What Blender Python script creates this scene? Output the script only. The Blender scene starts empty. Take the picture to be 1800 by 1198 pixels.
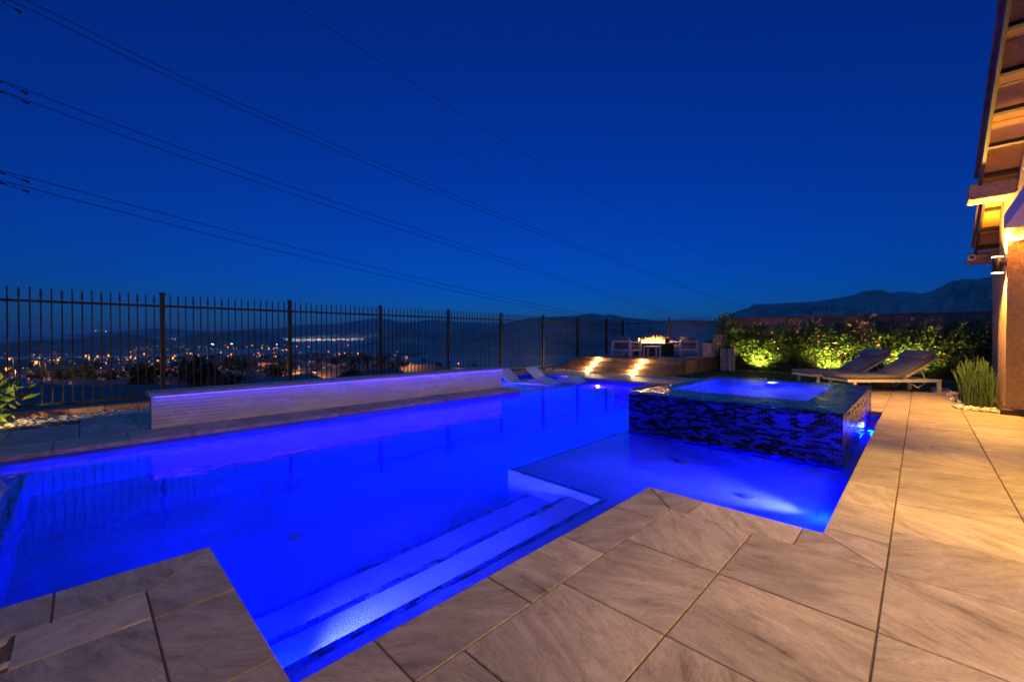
import bpy, math, random
import numpy as np
from mathutils import Vector, Matrix
R = math.radians
rnd = random.Random(7)
sc = bpy.context.scene
COL = sc.collection

# ------------------------------------------------------------------ camera
CAM_H, FPX, YAW, PITCH = 1.2, 736.3, R(44.255), R(0.564)
cd = bpy.data.cameras.new('camera'); cam = bpy.data.objects.new('camera', cd); COL.objects.link(cam)
cd.sensor_width = 36; cd.lens = FPX / 1800 * 36; cd.clip_end = 60000; cd.clip_start = .05
cam.location = (0, 0, CAM_H); cam.rotation_euler = (R(90) - PITCH, 0, YAW)
sc.camera = cam

# ------------------------------------------------------------------ dusk sky
w = bpy.data.worlds.new('World'); sc.world = w; w.use_nodes = True
nt = w.node_tree; bg = nt.nodes['Background']
sky = nt.nodes.new('ShaderNodeTexSky'); sky.sky_type = 'NISHITA'; sky.sun_disc = False
sky.sun_elevation = R(2.0); sky.sun_rotation = R(-44); sky.ozone_density = 7; sky.dust_density = 0; sky.altitude = 700
tint = nt.nodes.new('ShaderNodeMixRGB'); tint.blend_type = 'MULTIPLY'; tint.inputs[0].default_value = 1
tint.inputs[2].default_value = (.15, .46, 1.0, 1)          # the tungsten white balance of the picture
nt.links.new(sky.outputs[0], tint.inputs[1]); nt.links.new(tint.outputs[0], bg.inputs[0])
bg.inputs[1].default_value = .0275
sl = bpy.data.lights.new('twilight_fill', 'SUN'); sl.energy = .06; sl.angle = R(178); sl.color = (.04, .34, 1.0)     # soft blue fill added on top of the sky to lift the dark valley
so = bpy.data.objects.new('twilight_fill', sl); COL.objects.link(so); so.rotation_euler = (R(-32), 0, R(44))
vs = sc.view_settings; vs.view_transform = 'Standard'; vs.look = 'None'; vs.gamma = 1; vs.use_curve_mapping = False
vs.exposure = 3.0
LS = 1 / 8                                                   # lamp powers are written for exposure 0
cy = sc.cycles
cy.use_denoising = True; cy.max_bounces = 10; cy.transmission_bounces = 8; cy.diffuse_bounces = 4; cy.glossy_bounces = 4
cy.transparent_max_bounces = 12; cy.sample_clamp_indirect = 60; cy.sample_clamp_direct = 0
cy.caustics_refractive = True; cy.caustics_reflective = True; cy.blur_glossy = .3
cy.use_light_tree = True

# ------------------------------------------------------------------ lens geometry for surveying the place
def ray(u, v):
    x = (u - 900) / FPX; y = -(v - 599) / FPX
    F = np.array([-math.sin(YAW) * math.cos(PITCH), math.cos(YAW) * math.cos(PITCH), -math.sin(PITCH)])
    Rr = np.array([math.cos(YAW), math.sin(YAW), 0]); U = np.cross(Rr, F)
    return F + x * Rr + y * U
def far_point(u, v, r):
    d = ray(u, v); k = r / math.hypot(d[0], d[1]); return Vector((d[0] * k, d[1] * k, CAM_H + d[2] * k))

# ------------------------------------------------------------------ object helpers
def link(o, parent=None):
    COL.objects.link(o)
    if parent is not None: o.parent = parent
    return o
def mesh(name, verts, faces, m=None, smooth=False):
    me = bpy.data.meshes.new(name); me.from_pydata([tuple(map(float, v)) for v in verts], [], faces); me.update()
    for x in (m if isinstance(m, (list, tuple)) else [m] if m else []): me.materials.append(x)
    if smooth: me.polygons.foreach_set('use_smooth', [True] * len(me.polygons))
    return me
def tag(o, label=None, cat=None, group=None, kind=None):
    if label: o['label'] = label
    if cat: o['category'] = cat
    if group: o['group'] = group
    if kind: o['kind'] = kind
    return o
def empty(name, loc=(0, 0, 0), rz=0, label=None, cat=None, group=None):
    o = bpy.data.objects.new(name, None); o.location = loc; o.rotation_euler = (0, 0, rz); o.empty_display_size = .1
    COL.objects.link(o); return tag(o, label, cat, group)
class MB:
    """collects shapes that become one mesh object"""
    def __init__(s): s.v = []; s.f = []; s.mi = []; s.cur = 0
    def add(s, vs, fs):
        n = len(s.v); s.v += [tuple(v) for v in vs]; s.f += [tuple(i + n for i in f) for f in fs]; s.mi += [s.cur] * len(fs); return s
    def box(s, a, b, bev=0, M=None):
        x0, y0, z0 = a; x1, y1, z1 = b
        if bev:
            vs = []; e = bev
            for (zz, i) in ((z0, e), (z0 + e, 0), (z1 - e, 0), (z1, e)):
                vs += [(x0 + i, y0 + i, zz), (x1 - i, y0 + i, zz), (x1 - i, y1 - i, zz), (x0 + i, y1 - i, zz)]
            fs = [(3, 2, 1, 0), (12, 13, 14, 15)]
            for k in range(3):
                for j in range(4):
                    p, q = k * 4 + j, k * 4 + (j + 1) % 4; fs.append((p, q, q + 4, p + 4))
        else:
            vs = [(x0, y0, z0), (x1, y0, z0), (x1, y1, z0), (x0, y1, z0), (x0, y0, z1), (x1, y0, z1), (x1, y1, z1), (x0, y1, z1)]
            fs = [(3, 2, 1, 0), (4, 5, 6, 7), (0, 1, 5, 4), (1, 2, 6, 5), (2, 3, 7, 6), (3, 0, 4, 7)]
        if M is not None: vs = [M @ Vector(v) for v in vs]
        return s.add(vs, fs)
    def tube(s, pts, rad, n=6, cap=True):
        pts = [Vector(p) for p in pts]; rads = rad if isinstance(rad, (list, tuple)) else [rad] * len(pts); vs = []; fs = []
        for i, p in enumerate(pts):
            t = (pts[min(i + 1, len(pts) - 1)] - pts[max(i - 1, 0)]).normalized()
            a = t.cross(Vector((0, 0, 1)) if abs(t.z) < .95 else Vector((1, 0, 0))).normalized(); b = t.cross(a)
            for k in range(n):
                an = 2 * math.pi * k / n; vs.append(p + (a * math.cos(an) + b * math.sin(an)) * rads[i])
        for i in range(len(pts) - 1):
            for k in range(n):
                k2 = (k + 1) % n; fs.append((i * n + k, i * n + k2, (i + 1) * n + k2, (i + 1) * n + k))
        if cap: fs.append(tuple(range(n - 1, -1, -1))); m = (len(pts) - 1) * n; fs.append(tuple(range(m, m + n)))
        return s.add(vs, fs)
    def lathe(s, prof, n=16, c=(0, 0, 0)):
        vs = []; fs = []
        for r, z in prof:
            for k in range(n):
                a = 2 * math.pi * k / n; vs.append((c[0] + r * math.cos(a), c[1] + r * math.sin(a), c[2] + z))
        for i in range(len(prof) - 1):
            for k in range(n):
                k2 = (k + 1) % n; fs.append((i * n + k, i * n + k2, (i + 1) * n + k2, (i + 1) * n + k))
        fs.append(tuple(range(n - 1, -1, -1))); m = (len(prof) - 1) * n; fs.append(tuple(range(m, m + n)))
        return s.add(vs, fs)
    def prism(s, poly, z0, z1):
        n = len(poly); vs = [(x, y, z0) for x, y in poly] + [(x, y, z1) for x, y in poly]
        fs = [tuple(range(n - 1, -1, -1)), tuple(range(n, 2 * n))] + [(i, (i + 1) % n, (i + 1) % n + n, i + n) for i in range(n)]
        return s.add(vs, fs)
    def build(s, name, m, parent=None, smooth=False, loc=None, kind=None):
        me = mesh(name, s.v, s.f, m, smooth)
        if any(s.mi): me.polygons.foreach_set('material_index', s.mi)
        o = bpy.data.objects.new(name, me)
        if loc is not None: o.location = loc
        link(o, parent); return tag(o, kind=kind)
def inst(name, me, parent=None, loc=(0, 0, 0), rot=(0, 0, 0), scale=(1, 1, 1)):
    o = bpy.data.objects.new(name, me); o.location = loc; o.rotation_euler = rot; o.scale = scale; return link(o, parent)
def copy_tree(o, parent=None):
    c = o.copy(); COL.objects.link(c); c.parent = parent
    for ch in list(o.children): copy_tree(ch, c)
    return c
def lamp(name, kind, loc, power, color, parent=None, size=.05, aim=None, cone=None, blend=.6):
    l = bpy.data.lights.new(name, kind); l.energy = power * LS; l.color = color; l.shadow_soft_size = size
    if kind == 'SPOT': l.spot_size = cone; l.spot_blend = blend
    o = bpy.data.objects.new(name, l); o.location = loc
    if aim is not None: o.rotation_euler = Vector(aim).to_track_quat('-Z', 'Y').to_euler()
    return link(o, parent)

# ------------------------------------------------------------------ materials
MATS = {}
def node(nt, t, **kw):
    n = nt.nodes.new(t)
    for k, v in kw.items(): setattr(n, k, v)
    return n
def mat(name, col, rough=.6, var=.25, scale=6, bump=.0, bscale=40, metal=0, spec=.5, stretch=(1, 1, 1), coord='Object', rand=False, trans=0, coat=0):
    """colour with grain, relief and an uneven gloss"""
    m = bpy.data.materials.new(name); m.use_nodes = True; nt = m.node_tree; b = nt.nodes['Principled BSDF']; L = nt.links
    b.inputs['Roughness'].default_value = rough; b.inputs['Metallic'].default_value = metal; b.inputs['Specular IOR Level'].default_value = spec
    if coat: b.inputs['Coat Weight'].default_value = coat; b.inputs['Coat Roughness'].default_value = .08
    tc = node(nt, 'ShaderNodeTexCoord'); mp = node(nt, 'ShaderNodeMapping'); mp.inputs['Scale'].default_value = stretch
    src = tc.outputs[coord]
    if rand:
        oi = node(nt, 'ShaderNodeObjectInfo'); mul = node(nt, 'ShaderNodeMath', operation='MULTIPLY'); mul.inputs[1].default_value = 97
        add = node(nt, 'ShaderNodeVectorMath', operation='ADD'); L.new(oi.outputs['Random'], mul.inputs[0]); L.new(src, add.inputs[0]); L.new(mul.outputs[0], add.inputs[1]); src = add.outputs[0]
    L.new(src, mp.inputs['Vector'])
    n1 = node(nt, 'ShaderNodeTexNoise'); n1.inputs['Scale'].default_value = scale; n1.inputs['Detail'].default_value = 6; n1.inputs['Roughness'].default_value = .62
    L.new(mp.outputs[0], n1.inputs['Vector'])
    cr = node(nt, 'ShaderNodeValToRGB'); cr.color_ramp.elements[0].position = .3; cr.color_ramp.elements[1].position = .72
    lo = [max(0, c * (1 - var)) for c in col]; hi = [min(1, c * (1 + var)) for c in col]
    cr.color_ramp.elements[0].color = (*lo, 1); cr.color_ramp.elements[1].color = (*hi, 1)
    L.new(n1.outputs['Fac'], cr.inputs[0]); out = cr.outputs[0]
    if rand:
        hs = node(nt, 'ShaderNodeHueSaturation'); mr = node(nt, 'ShaderNodeMapRange'); mr.inputs[3].default_value = 1 - var * .8; mr.inputs[4].default_value = 1 + var * .8
        L.new(oi.outputs['Random'], mr.inputs[0]); L.new(mr.outputs[0], hs.inputs['Value']); L.new(out, hs.inputs['Color']); out = hs.outputs[0]
    L.new(out, b.inputs['Base Color'])
    if bump:
        n2 = node(nt, 'ShaderNodeTexNoise'); n2.inputs['Scale'].default_value = bscale; n2.inputs['Detail'].default_value = 4; L.new(mp.outputs[0], n2.inputs['Vector'])
        bp = node(nt, 'ShaderNodeBump'); bp.inputs['Strength'].default_value = bump; bp.inputs['Distance'].default_value = .02
        L.new(n2.outputs['Fac'], bp.inputs['Height']); L.new(bp.outputs[0], b.inputs['Normal'])
    if trans:
        tr = node(nt, 'ShaderNodeBsdfTranslucent'); L.new(out, tr.inputs[0]); mx = node(nt, 'ShaderNodeMixShader'); mx.inputs[0].default_value = trans
        o = nt.nodes['Material Output']; L.new(b.outputs[0], mx.inputs[1]); L.new(tr.outputs[0], mx.inputs[2]); L.new(mx.outputs[0], o.inputs[0])
    MATS[name] = m; return m
def emit(name, col, strength, sampled=True):
    m = bpy.data.materials.new(name); m.use_nodes = True; nt = m.node_tree; nt.nodes.remove(nt.nodes['Principled BSDF'])
    e = node(nt, 'ShaderNodeEmission'); e.inputs[0].default_value = (*col, 1); e.inputs[1].default_value = strength * LS
    nt.links.new(e.outputs[0], nt.nodes['Material Output'].inputs[0])
    if not sampled: m.cycles.emission_sampling = 'NONE'
    return m

def paving_material():
    """porcelain stone with slanted veins; each slab takes its own slant and shade"""
    m = bpy.data.materials.new('stone_paving'); m.use_nodes = True; nt = m.node_tree; b = nt.nodes['Principled BSDF']; L = nt.links
    tc = node(nt, 'ShaderNodeTexCoord'); oi = node(nt, 'ShaderNodeObjectInfo')
    an = node(nt, 'ShaderNodeMapRange'); an.inputs[3].default_value = -1.2; an.inputs[4].default_value = 1.2; L.new(oi.outputs['Random'], an.inputs[0])
    vr = node(nt, 'ShaderNodeVectorRotate', rotation_type='Z_AXIS'); L.new(tc.outputs['Object'], vr.inputs['Vector']); L.new(an.outputs[0], vr.inputs['Angle'])
    mul = node(nt, 'ShaderNodeMath', operation='MULTIPLY'); mul.inputs[1].default_value = 71; L.new(oi.outputs['Random'], mul.inputs[0])
    ad = node(nt, 'ShaderNodeVectorMath', operation='ADD'); L.new(vr.outputs[0], ad.inputs[0]); L.new(mul.outputs[0], ad.inputs[1])
    mp = node(nt, 'ShaderNodeMapping'); mp.inputs['Scale'].default_value = (.8, 2.6, 1); L.new(ad.outputs[0], mp.inputs['Vector'])
    n1 = node(nt, 'ShaderNodeTexNoise'); n1.inputs['Scale'].default_value = 4.2; n1.inputs['Detail'].default_value = 11; n1.inputs['Roughness'].default_value = .72; n1.inputs['Distortion'].default_value = .5; L.new(mp.outputs[0], n1.inputs['Vector'])
    cr = node(nt, 'ShaderNodeValToRGB'); e = cr.color_ramp.elements
    e[0].position = .30; e[0].color = (.14, .098, .064, 1); e[1].position = .68; e[1].color = (.52, .42, .315, 1)
    k = e.new(.40); k.color = (.31, .24, .172, 1); k = e.new(.5); k.color = (.385, .305, .224, 1)
    L.new(n1.outputs['Fac'], cr.inputs[0])
    n3 = node(nt, 'ShaderNodeTexNoise'); n3.inputs['Scale'].default_value = 60; n3.inputs['Detail'].default_value = 4; L.new(mp.outputs[0], n3.inputs['Vector'])
    mx = node(nt, 'ShaderNodeMixRGB', blend_type='OVERLAY'); mx.inputs[0].default_value = .35; L.new(cr.outputs[0], mx.inputs[1]); L.new(n3.outputs['Fac'], mx.inputs[2])
    n5 = node(nt, 'ShaderNodeTexNoise'); n5.inputs['Scale'].default_value = 17; n5.inputs['Detail'].default_value = 7; n5.inputs['Roughness'].default_value = .75; L.new(mp.outputs[0], n5.inputs['Vector'])
    pit = node(nt, 'ShaderNodeMapRange'); pit.inputs[1].default_value = .56; pit.inputs[2].default_value = .68; pit.inputs[3].default_value = 1; pit.inputs[4].default_value = .62; L.new(n5.outputs['Fac'], pit.inputs[0])
    n4 = node(nt, 'ShaderNodeTexNoise'); n4.inputs['Scale'].default_value = 1.6; n4.inputs['Detail'].default_value = 3; L.new(ad.outputs[0], n4.inputs['Vector'])
    mr4 = node(nt, 'ShaderNodeMapRange'); mr4.inputs[1].default_value = .35; mr4.inputs[2].default_value = .65; mr4.inputs[3].default_value = .8; mr4.inputs[4].default_value = 1.12; L.new(n4.outputs['Fac'], mr4.inputs[0])
    mr = node(nt, 'ShaderNodeMapRange'); mr.inputs[3].default_value = .80; mr.inputs[4].default_value = 1.14; L.new(oi.outputs['Random'], mr.inputs[0])
    mm = node(nt, 'ShaderNodeMath', operation='MULTIPLY'); L.new(mr.outputs[0], mm.inputs[0]); pm_ = node(nt, 'ShaderNodeMath', operation='MULTIPLY'); L.new(mr4.outputs[0], pm_.inputs[0]); L.new(pit.outputs[0], pm_.inputs[1]); L.new(pm_.outputs[0], mm.inputs[1])
    hs = node(nt, 'ShaderNodeHueSaturation'); L.new(mm.outputs[0], hs.inputs['Value']); L.new(mx.outputs[0], hs.inputs['Color']); L.new(hs.outputs[0], b.inputs['Base Color'])
    rr = node(nt, 'ShaderNodeMapRange'); rr.inputs[3].default_value = .62; rr.inputs[4].default_value = .42; L.new(n1.outputs['Fac'], rr.inputs[0]); L.new(rr.outputs[0], b.inputs['Roughness'])
    bp = node(nt, 'ShaderNodeBump'); bp.inputs['Strength'].default_value = .35; bp.inputs['Distance'].default_value = .006; L.new(n1.outputs['Fac'], bp.inputs['Height']); L.new(bp.outputs[0], b.inputs['Normal'])
    return m
def water_material(name, rip=.02, scale=3.5):
    """clear water: mirror by Fresnel, refraction that takes out some red"""
    m = bpy.data.materials.new(name); m.use_nodes = True; nt = m.node_tree; nt.nodes.remove(nt.nodes['Principled BSDF']); L = nt.links
    g = node(nt, 'ShaderNodeBsdfRefraction'); g.inputs['IOR'].default_value = 1.333; g.inputs['Roughness'].default_value = 0; g.inputs['Color'].default_value = (.55, .74, 1, 1)
    gl = node(nt, 'ShaderNodeBsdfGlossy'); gl.inputs['Roughness'].default_value = .015; fr = node(nt, 'ShaderNodeFresnel'); fr.inputs[0].default_value = 1.333; mx = node(nt, 'ShaderNodeMixShader')
    tc = node(nt, 'ShaderNodeTexCoord'); n = node(nt, 'ShaderNodeTexNoise'); n.inputs['Scale'].default_value = scale; n.inputs['Detail'].default_value = 3; n.inputs['Distortion'].default_value = .5
    L.new(tc.outputs['Object'], n.inputs['Vector']); bp = node(nt, 'ShaderNodeBump'); bp.inputs['Strength'].default_value = 1; bp.inputs['Distance'].default_value = rip
    L.new(n.outputs['Fac'], bp.inputs['Height'])
    for x in (g, gl, fr): L.new(bp.outputs[0], x.inputs['Normal'])
    L.new(fr.outputs[0], mx.inputs[0]); L.new(g.outputs[0], mx.inputs[1]); L.new(gl.outputs[0], mx.inputs[2]); L.new(mx.outputs[0], nt.nodes['Material Output'].inputs[0]); return m

PAVE = paving_material()
WATER = water_material('pool_water', .004, 3.0); SPAWATER = water_material('spa_water', .02, 7)
GROUT = mat('sand_grout', (.13, .085, .05), .95, .4, 60, .3, 200)
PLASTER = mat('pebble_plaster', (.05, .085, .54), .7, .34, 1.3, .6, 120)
STUCCO = mat('tan_stucco', (.36, .23, .125), .95, .22, 20, 1.0, 48)
STUCCO_FINE = mat('pale_stucco', (.55, .50, .46), .9, .15, 14, .8, 160)
WHITESTONE = mat('white_ledgestone', (.78, .75, .76), .85, .12, 16, .6, 70, rand=True)
CAPSTONE = mat('cap_stone', (.34, .31, .28), .6, .22, 8, .2, 60, stretch=(3, .8, 1))
IRON = mat('black_iron', (.007, .006, .006), .5, .4, 30, .15, 120)
CURB = mat('red_block', (.42, .22, .14), .9, .3, 16, .5, 90, rand=True)
WOOD = mat('deck_wood', (.30, .17, .095), .6, .45, 5, .3, 40, stretch=(1, 6, 6), rand=True)
WOODTOP = mat('grey_decking', (.17, .13, .105), .65, .4, 5, .3, 40, stretch=(1, 6, 6), rand=True)
LOGWOOD = mat('whitewashed_wood', (.48, .40, .33), .75, .5, 5, .6, 26, stretch=(6, 6, .7), rand=True)
WHITEMETAL = mat('white_frame', (.60, .60, .60), .4, .06, 10)
GREYFABRIC = mat('grey_fabric', (.24, .225, .215), .92, .14, 22, .5, 380)
TAUPE = mat('taupe_fabric', (.36, .30, .26), .92, .14, 22, .5, 380)
DARKPANEL = mat('dark_wicker', (.045, .03, .022), .5, .4, 26, .6, 80, stretch=(1, 1, 4))
STONETOP = mat('table_stone', (.10, .08, .07), .4, .25, 12, .1)
TURFB = mat('turf_backing', (.025, .05, .016), .9, .4, 40, .6, 300)
TURF = mat('turf_blades', (.035, .085, .02), .7, .4, 3, trans=.2)
GRAVEL = mat('river_pebble', (.52, .46, .40), .7, .45, 2.2, .2, 60)
PEBBLEBED = mat('pebble_bed_soil', (.11, .085, .065), .95, .4, 30, .6, 120)
LEAF = mat('hedge_leaf', (.050, .125, .020), .42, .55, 4, spec=.5, trans=.25)
LEAFRED = mat('hedge_leaf_young', (.16, .075, .03), .45, .4, 4, trans=.25)
LEAFDARK = mat('tree_leaf', (.030, .050, .022), .6, .4, .7, trans=.2)
REED = mat('horsetail_reed', (.05, .105, .022), .45, .4, 9, .2, 60)
STRAP = mat('strap_leaf', (.10, .16, .03), .4, .35, 9, trans=.25)
BARK = mat('bark', (.08, .06, .045), .9, .4, 10, .6, 30, stretch=(4, 4, 1))
RESIN = mat('white_resin', (.66, .66, .67), .35, .04, 6)
ROOFTILE = mat('clay_rooftile', (.11, .065, .048), .85, .45, 5, .5, 40, rand=True)
SOFFIT = mat('soffit_board', (.36, .19, .035), .8, .12, 6, .2, 40)
TRIMDARK = mat('dark_trim', (.022, .013, .009), .6, .3, 9)
DESERT = mat('desert_ground', (.16, .135, .115), .97, .4, .012, .0, coord='Generated')
BLACKMETAL = mat('black_metal', (.02, .02, .02), .4, .3, 20, metal=.3)
STEEL = mat('satin_steel', (.35, .35, .36), .35, .1, 10, metal=.9)
TEAK = mat('teak_drum', (.30, .17, .07), .5, .4, 6, .3, 30, stretch=(4, 4, 1))
WIRE = mat('cable_aluminium', (.03, .03, .035), .6, .1)
BLUE = (.0, .008, 1.0); BLUEW = (.46, .34, 1.0); WARM = (1.0, .62, .22); AMBER = (1.0, .50, .10)
LENSBLUE = emit('blue_lens', (.45, .5, 1.0), 30, False)
LENSWARM = emit('warm_lens', (1.0, .66, .25), 26, False)

# ================================================================== THE SETTING
# pool outline facts (metres, camera foot at the origin, deck surface z = 0)
WZ = -.10                              # water level
XL, XA, XB, XC = -6.56, -2.914, -1.55, -.424     # pool edges along the terrace
YA, YB, YS0, YS1 = .505, 3.168, 5.30, 8.72       # notch edges, spa front and back
SX0, SX1, SZ = -2.90, -.545, .45
YBACK, XSHELF, YSHELF = 10.42, -9.25, 7.05

def inset(poly, d):
    n = len(poly); out = []; P = [Vector(p) for p in poly]
    ar = sum(P[i].x * P[(i + 1) % n].y - P[(i + 1) % n].x * P[i].y for i in range(n)); s = 1 if ar > 0 else -1
    for i in range(n):
        a, b, c = P[i - 1], P[i], P[(i + 1) % n]
        e1 = (b - a).normalized(); e2 = (c - b).normalized(); n1 = Vector((-e1.y, e1.x)) * s; n2 = Vector((-e2.y, e2.x)) * s
        k = 1 + n1.dot(n2); out.append(b + (n1 + n2) * (d / max(k, .2)))
    return [(p.x, p.y) for p in (out if s > 0 else out[::-1])]
def slab(poly, parent, z1=0.0, th=.05, gap=.0038, name='paving_tile', m=None, nose=0):
    cx = sum(p[0] for p in poly) / len(poly); cyy = sum(p[1] for p in poly) / len(poly)
    lo = [(x - cx, y - cyy) for x, y in inset(poly, gap)]; hi = [(x - cx, y - cyy) for x, y in inset(poly, gap + .003)]
    n = len(lo); jz = rnd.uniform(-.0012, .0012)
    vs = [(x, y, -th) for x, y in lo] + [(x, y, -.003 + jz) for x, y in lo] + [(x, y, jz) for x, y in hi]
    fs = [tuple(range(n - 1, -1, -1)), tuple(range(2 * n, 3 * n))]
    for k in (0, n): fs += [(k + i, k + (i + 1) % n, k + (i + 1) % n + n, k + i + n) for i in range(n)]
    o = bpy.data.objects.new(name, mesh(name, vs, fs, m or PAVE)); o.location = (cx, cyy, z1); return link(o, parent)
def pave_rect(x0, x1, y0, y1, xs, ys, parent, **kw):
    """slabs of a rectangle cut along the joint lines xs, ys"""
    X = [x0] + sorted(x for x in xs if x0 + .03 < x < x1 - .03) + [x1]; Y = [y0] + sorted(y for y in ys if y0 + .03 < y < y1 - .03) + [y1]
    for i in range(len(X) - 1):
        for j in range(len(Y) - 1):
            slab([(X[i], Y[j]), (X[i + 1], Y[j]), (X[i + 1], Y[j + 1]), (X[i], Y[j + 1])], parent, **kw)

# --- bed under the terrace (grout shows in the joints); sheets leave the pool open
def bed(name, rects, z, m, kind='structure'):
    b = MB()
    for x0, x1, y0, y1 in rects: b.box((x0, y0, z - .3), (x1, y1, z))
    return b.build(name, m, kind=kind)
deck = bed('deck', [(XA + .03, 6, -4, YA - .03), (XB + .03, 6, YA - .03, YB - .03), (XC + .03, 6, YB - .03, 12.8), (XL - 2.29, XL - .03, -4.5, YSHELF - .03),
                    (XSHELF - .3, SX0 - .2, YBACK + .03, 12.4), (-1.02, XC + .03, 8.93, 12.8)], -.007, GROUT)
CW = .302
# right-hand coping and near coping with mitred corners
def coping_run(pts, inner, parent): slab(pts, parent)
P_in1 = (XB + CW, YB - CW)              # inner mitre of the corner at (XB, YB)
P_in2 = (XC + CW + .003, YB - CW)       # inside corner at (XC, YB)
# along X = XB (edge), from the notch corner up to YB
ys = [.211, .80, 1.41, 2.02, 2.63]
slab([(XB, YA), (XB + CW, YA - CW), (XB + CW, .80), (XB, .80)], deck)
for a, b in ((.80, 1.41), (1.41, 2.02), (2.02, 2.63)): slab([(XB, a), (XB + CW, a), (XB + CW, b), (XB, b)], deck)
slab([(XB, 2.63), (XB + CW, 2.63), P_in1, (XB, YB)], deck)
# along Y = YB
slab([(XB, YB), P_in1, (-1.13, YB - CW), (-1.13, YB)], deck)
slab([(-1.13, YB), (-1.13, YB - CW), (-.52, YB - CW), (-.52, YB)], deck)
slab([(-.52, YB), (-.52, YB - CW), P_in2, (XC, YB)], deck)
slab([(XC, YB), P_in2, (P_in2[0], 3.26), (XC, 3.26)], deck)
# along X = XC to the turf
y = 3.26
while y < 12.75:
    y2 = min(y + .61, 12.8)
    if 12.8 - y2 < .2: y2 = 12.8
    slab([(XC, y), (P_in2[0], y), (P_in2[0], y2), (XC, y2)], deck); y = y2
pave_rect(-1.03, XC, 8.93, 12.8, [], [3.26 + .61 * k for k in range(20)], deck)
# notch: along Y = YA and X = XA
slab([(XA, YA), (XA + CW, YA - CW), (-2.33, YA - CW), (-2.33, YA)], deck)
slab([(-2.33, YA), (-2.33, YA - CW), (-1.72, YA - CW), (-1.72, YA)], deck)
slab([(-1.72, YA), (-1.72, YA - CW), (XB + CW, YA - CW), (XB, YA)], deck)
slab([(XA, YA), (XA, -.10), (XA + CW, -.10), (XA + CW, YA - CW)], deck)
for k in range(5): slab([(XA, -.10 - .61 * k), (XA, -.71 - .61 * k), (XA + CW, -.71 - .61 * k), (XA + CW, -.10 - .61 * k)], deck)
# field tiles
XJ = [-3.17 + .6097 * k for k in range(18)]; XJ = [x for x in XJ]         # ..., -.727, -.119, .49
XJ = [-.119 + .61 * k for k in range(-6, 10)]
YJ = [2.866 - .617 * k for k in range(0, 12)]
pave_rect(XB + CW, P_in2[0], YA - CW, YB - CW, XJ, YJ, deck)
pave_rect(P_in2[0], 2.32, -1.5, YB - CW, XJ, YJ, deck)
pave_rect(P_in2[0], 2.32, YB - CW, 12.8, XJ, [2.866 + .6275 + .61 * k for k in range(0, 18)], deck)
pave_rect(-2.345, XB + CW, -1.5, YA - CW, [-1.857], [-.40, -1.01], deck); 
pave_rect(XB + CW, P_in2[0], -1.5, YA - CW, XJ, YJ, deck)
pave_rect(XA + CW, -2.345, -.20, YA - CW, [], [], deck); pave_rect(XA + CW, -2.345, -1.5, -.62, [], [-1.01], deck)
# far side: coping row, terrace left of the wall
y = -4.5
while y < YSHELF - .05:
    y2 = min(y + .61, YSHELF); slab([(XL - .58, y), (XL, y), (XL, y2), (XL - .58, y2)], deck); y = y2
pave_rect(-8.30, XL - .58, -4.5, -.03, [-7.75], [-1.86, -.64, -3.08], deck)
pave_rect(-8.85, XL - .58, -.03, .9, [-8.05], [.62 - .1], deck)
# back terrace before the timber steps
pave_rect(XSHELF - .3, SX0 - .2, YBACK, YBACK + .31, [XSHELF - .3 + .61 * k for k in range(12)], [], deck)
pave_rect(XSHELF - .3, SX0 - .2, YBACK + .31, 12.4, [XSHELF + .61 * k for k in range(12)], [YBACK + .31 + .61 * k for k in range(1, 4)], deck)

# --- yard soil and pebble beds
soil = bed('yard_ground', [(-9.98, -8.85, -12, YSHELF - .06), (-9.98, XSHELF - .06, YSHELF - .06, 12.4), (-9.98, SX0 - .2, 12.4, 18.4), (SX0 - .2, 12, 12.8, 18.4),
                          (SX0 - .2, -1.02, 9.05, 12.8), (6, 12, -12, 12.8), (-8.85, 6, -12, -4.5)], -.05, PEBBLEBED)

# --- turf behind the spa
tb = MB()
TURF_R = [(-4.9, -1.03, 9.1, 12.8), (-5.38, 1.0, 12.8, 16.3)]
for x0, x1, y0, y1 in TURF_R: tb.box((x0, y0, -.06), (x1, y1, -.012))
turf = tb.build('lawn_base', TURFB, kind='structure')
def blades(name, rects, n, m):
    V = []; F = []
    for x0, x1, y0, y1, k in rects:
        for i in range(int(n * k)):
            x, y = rnd.uniform(x0, x1), rnd.uniform(y0, y1); a = rnd.uniform(0, 6.28); h = rnd.uniform(.025, .05); l = rnd.uniform(-.02, .02)
            c, s = math.cos(a) * .004, math.sin(a) * .004; b = len(V)
            V += [(x - c, y - s, -.015), (x + c, y + s, -.015), (x + l * s * 200, y + l * c * 100, -.015 + h)]; F.append((b, b + 1, b + 2))
    o = bpy.data.objects.new(name, mesh(name, V, F, m)); link(o); return o
tag(blades('turf', [(-3.2, -1.03, 9.1, 12.8, 1), (-5.38, 1.0, 12.8, 16.3, 2.2)], 9000, TURF), 'short dark green artificial turf under the sun loungers', 'turf', kind='stuff')

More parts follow.
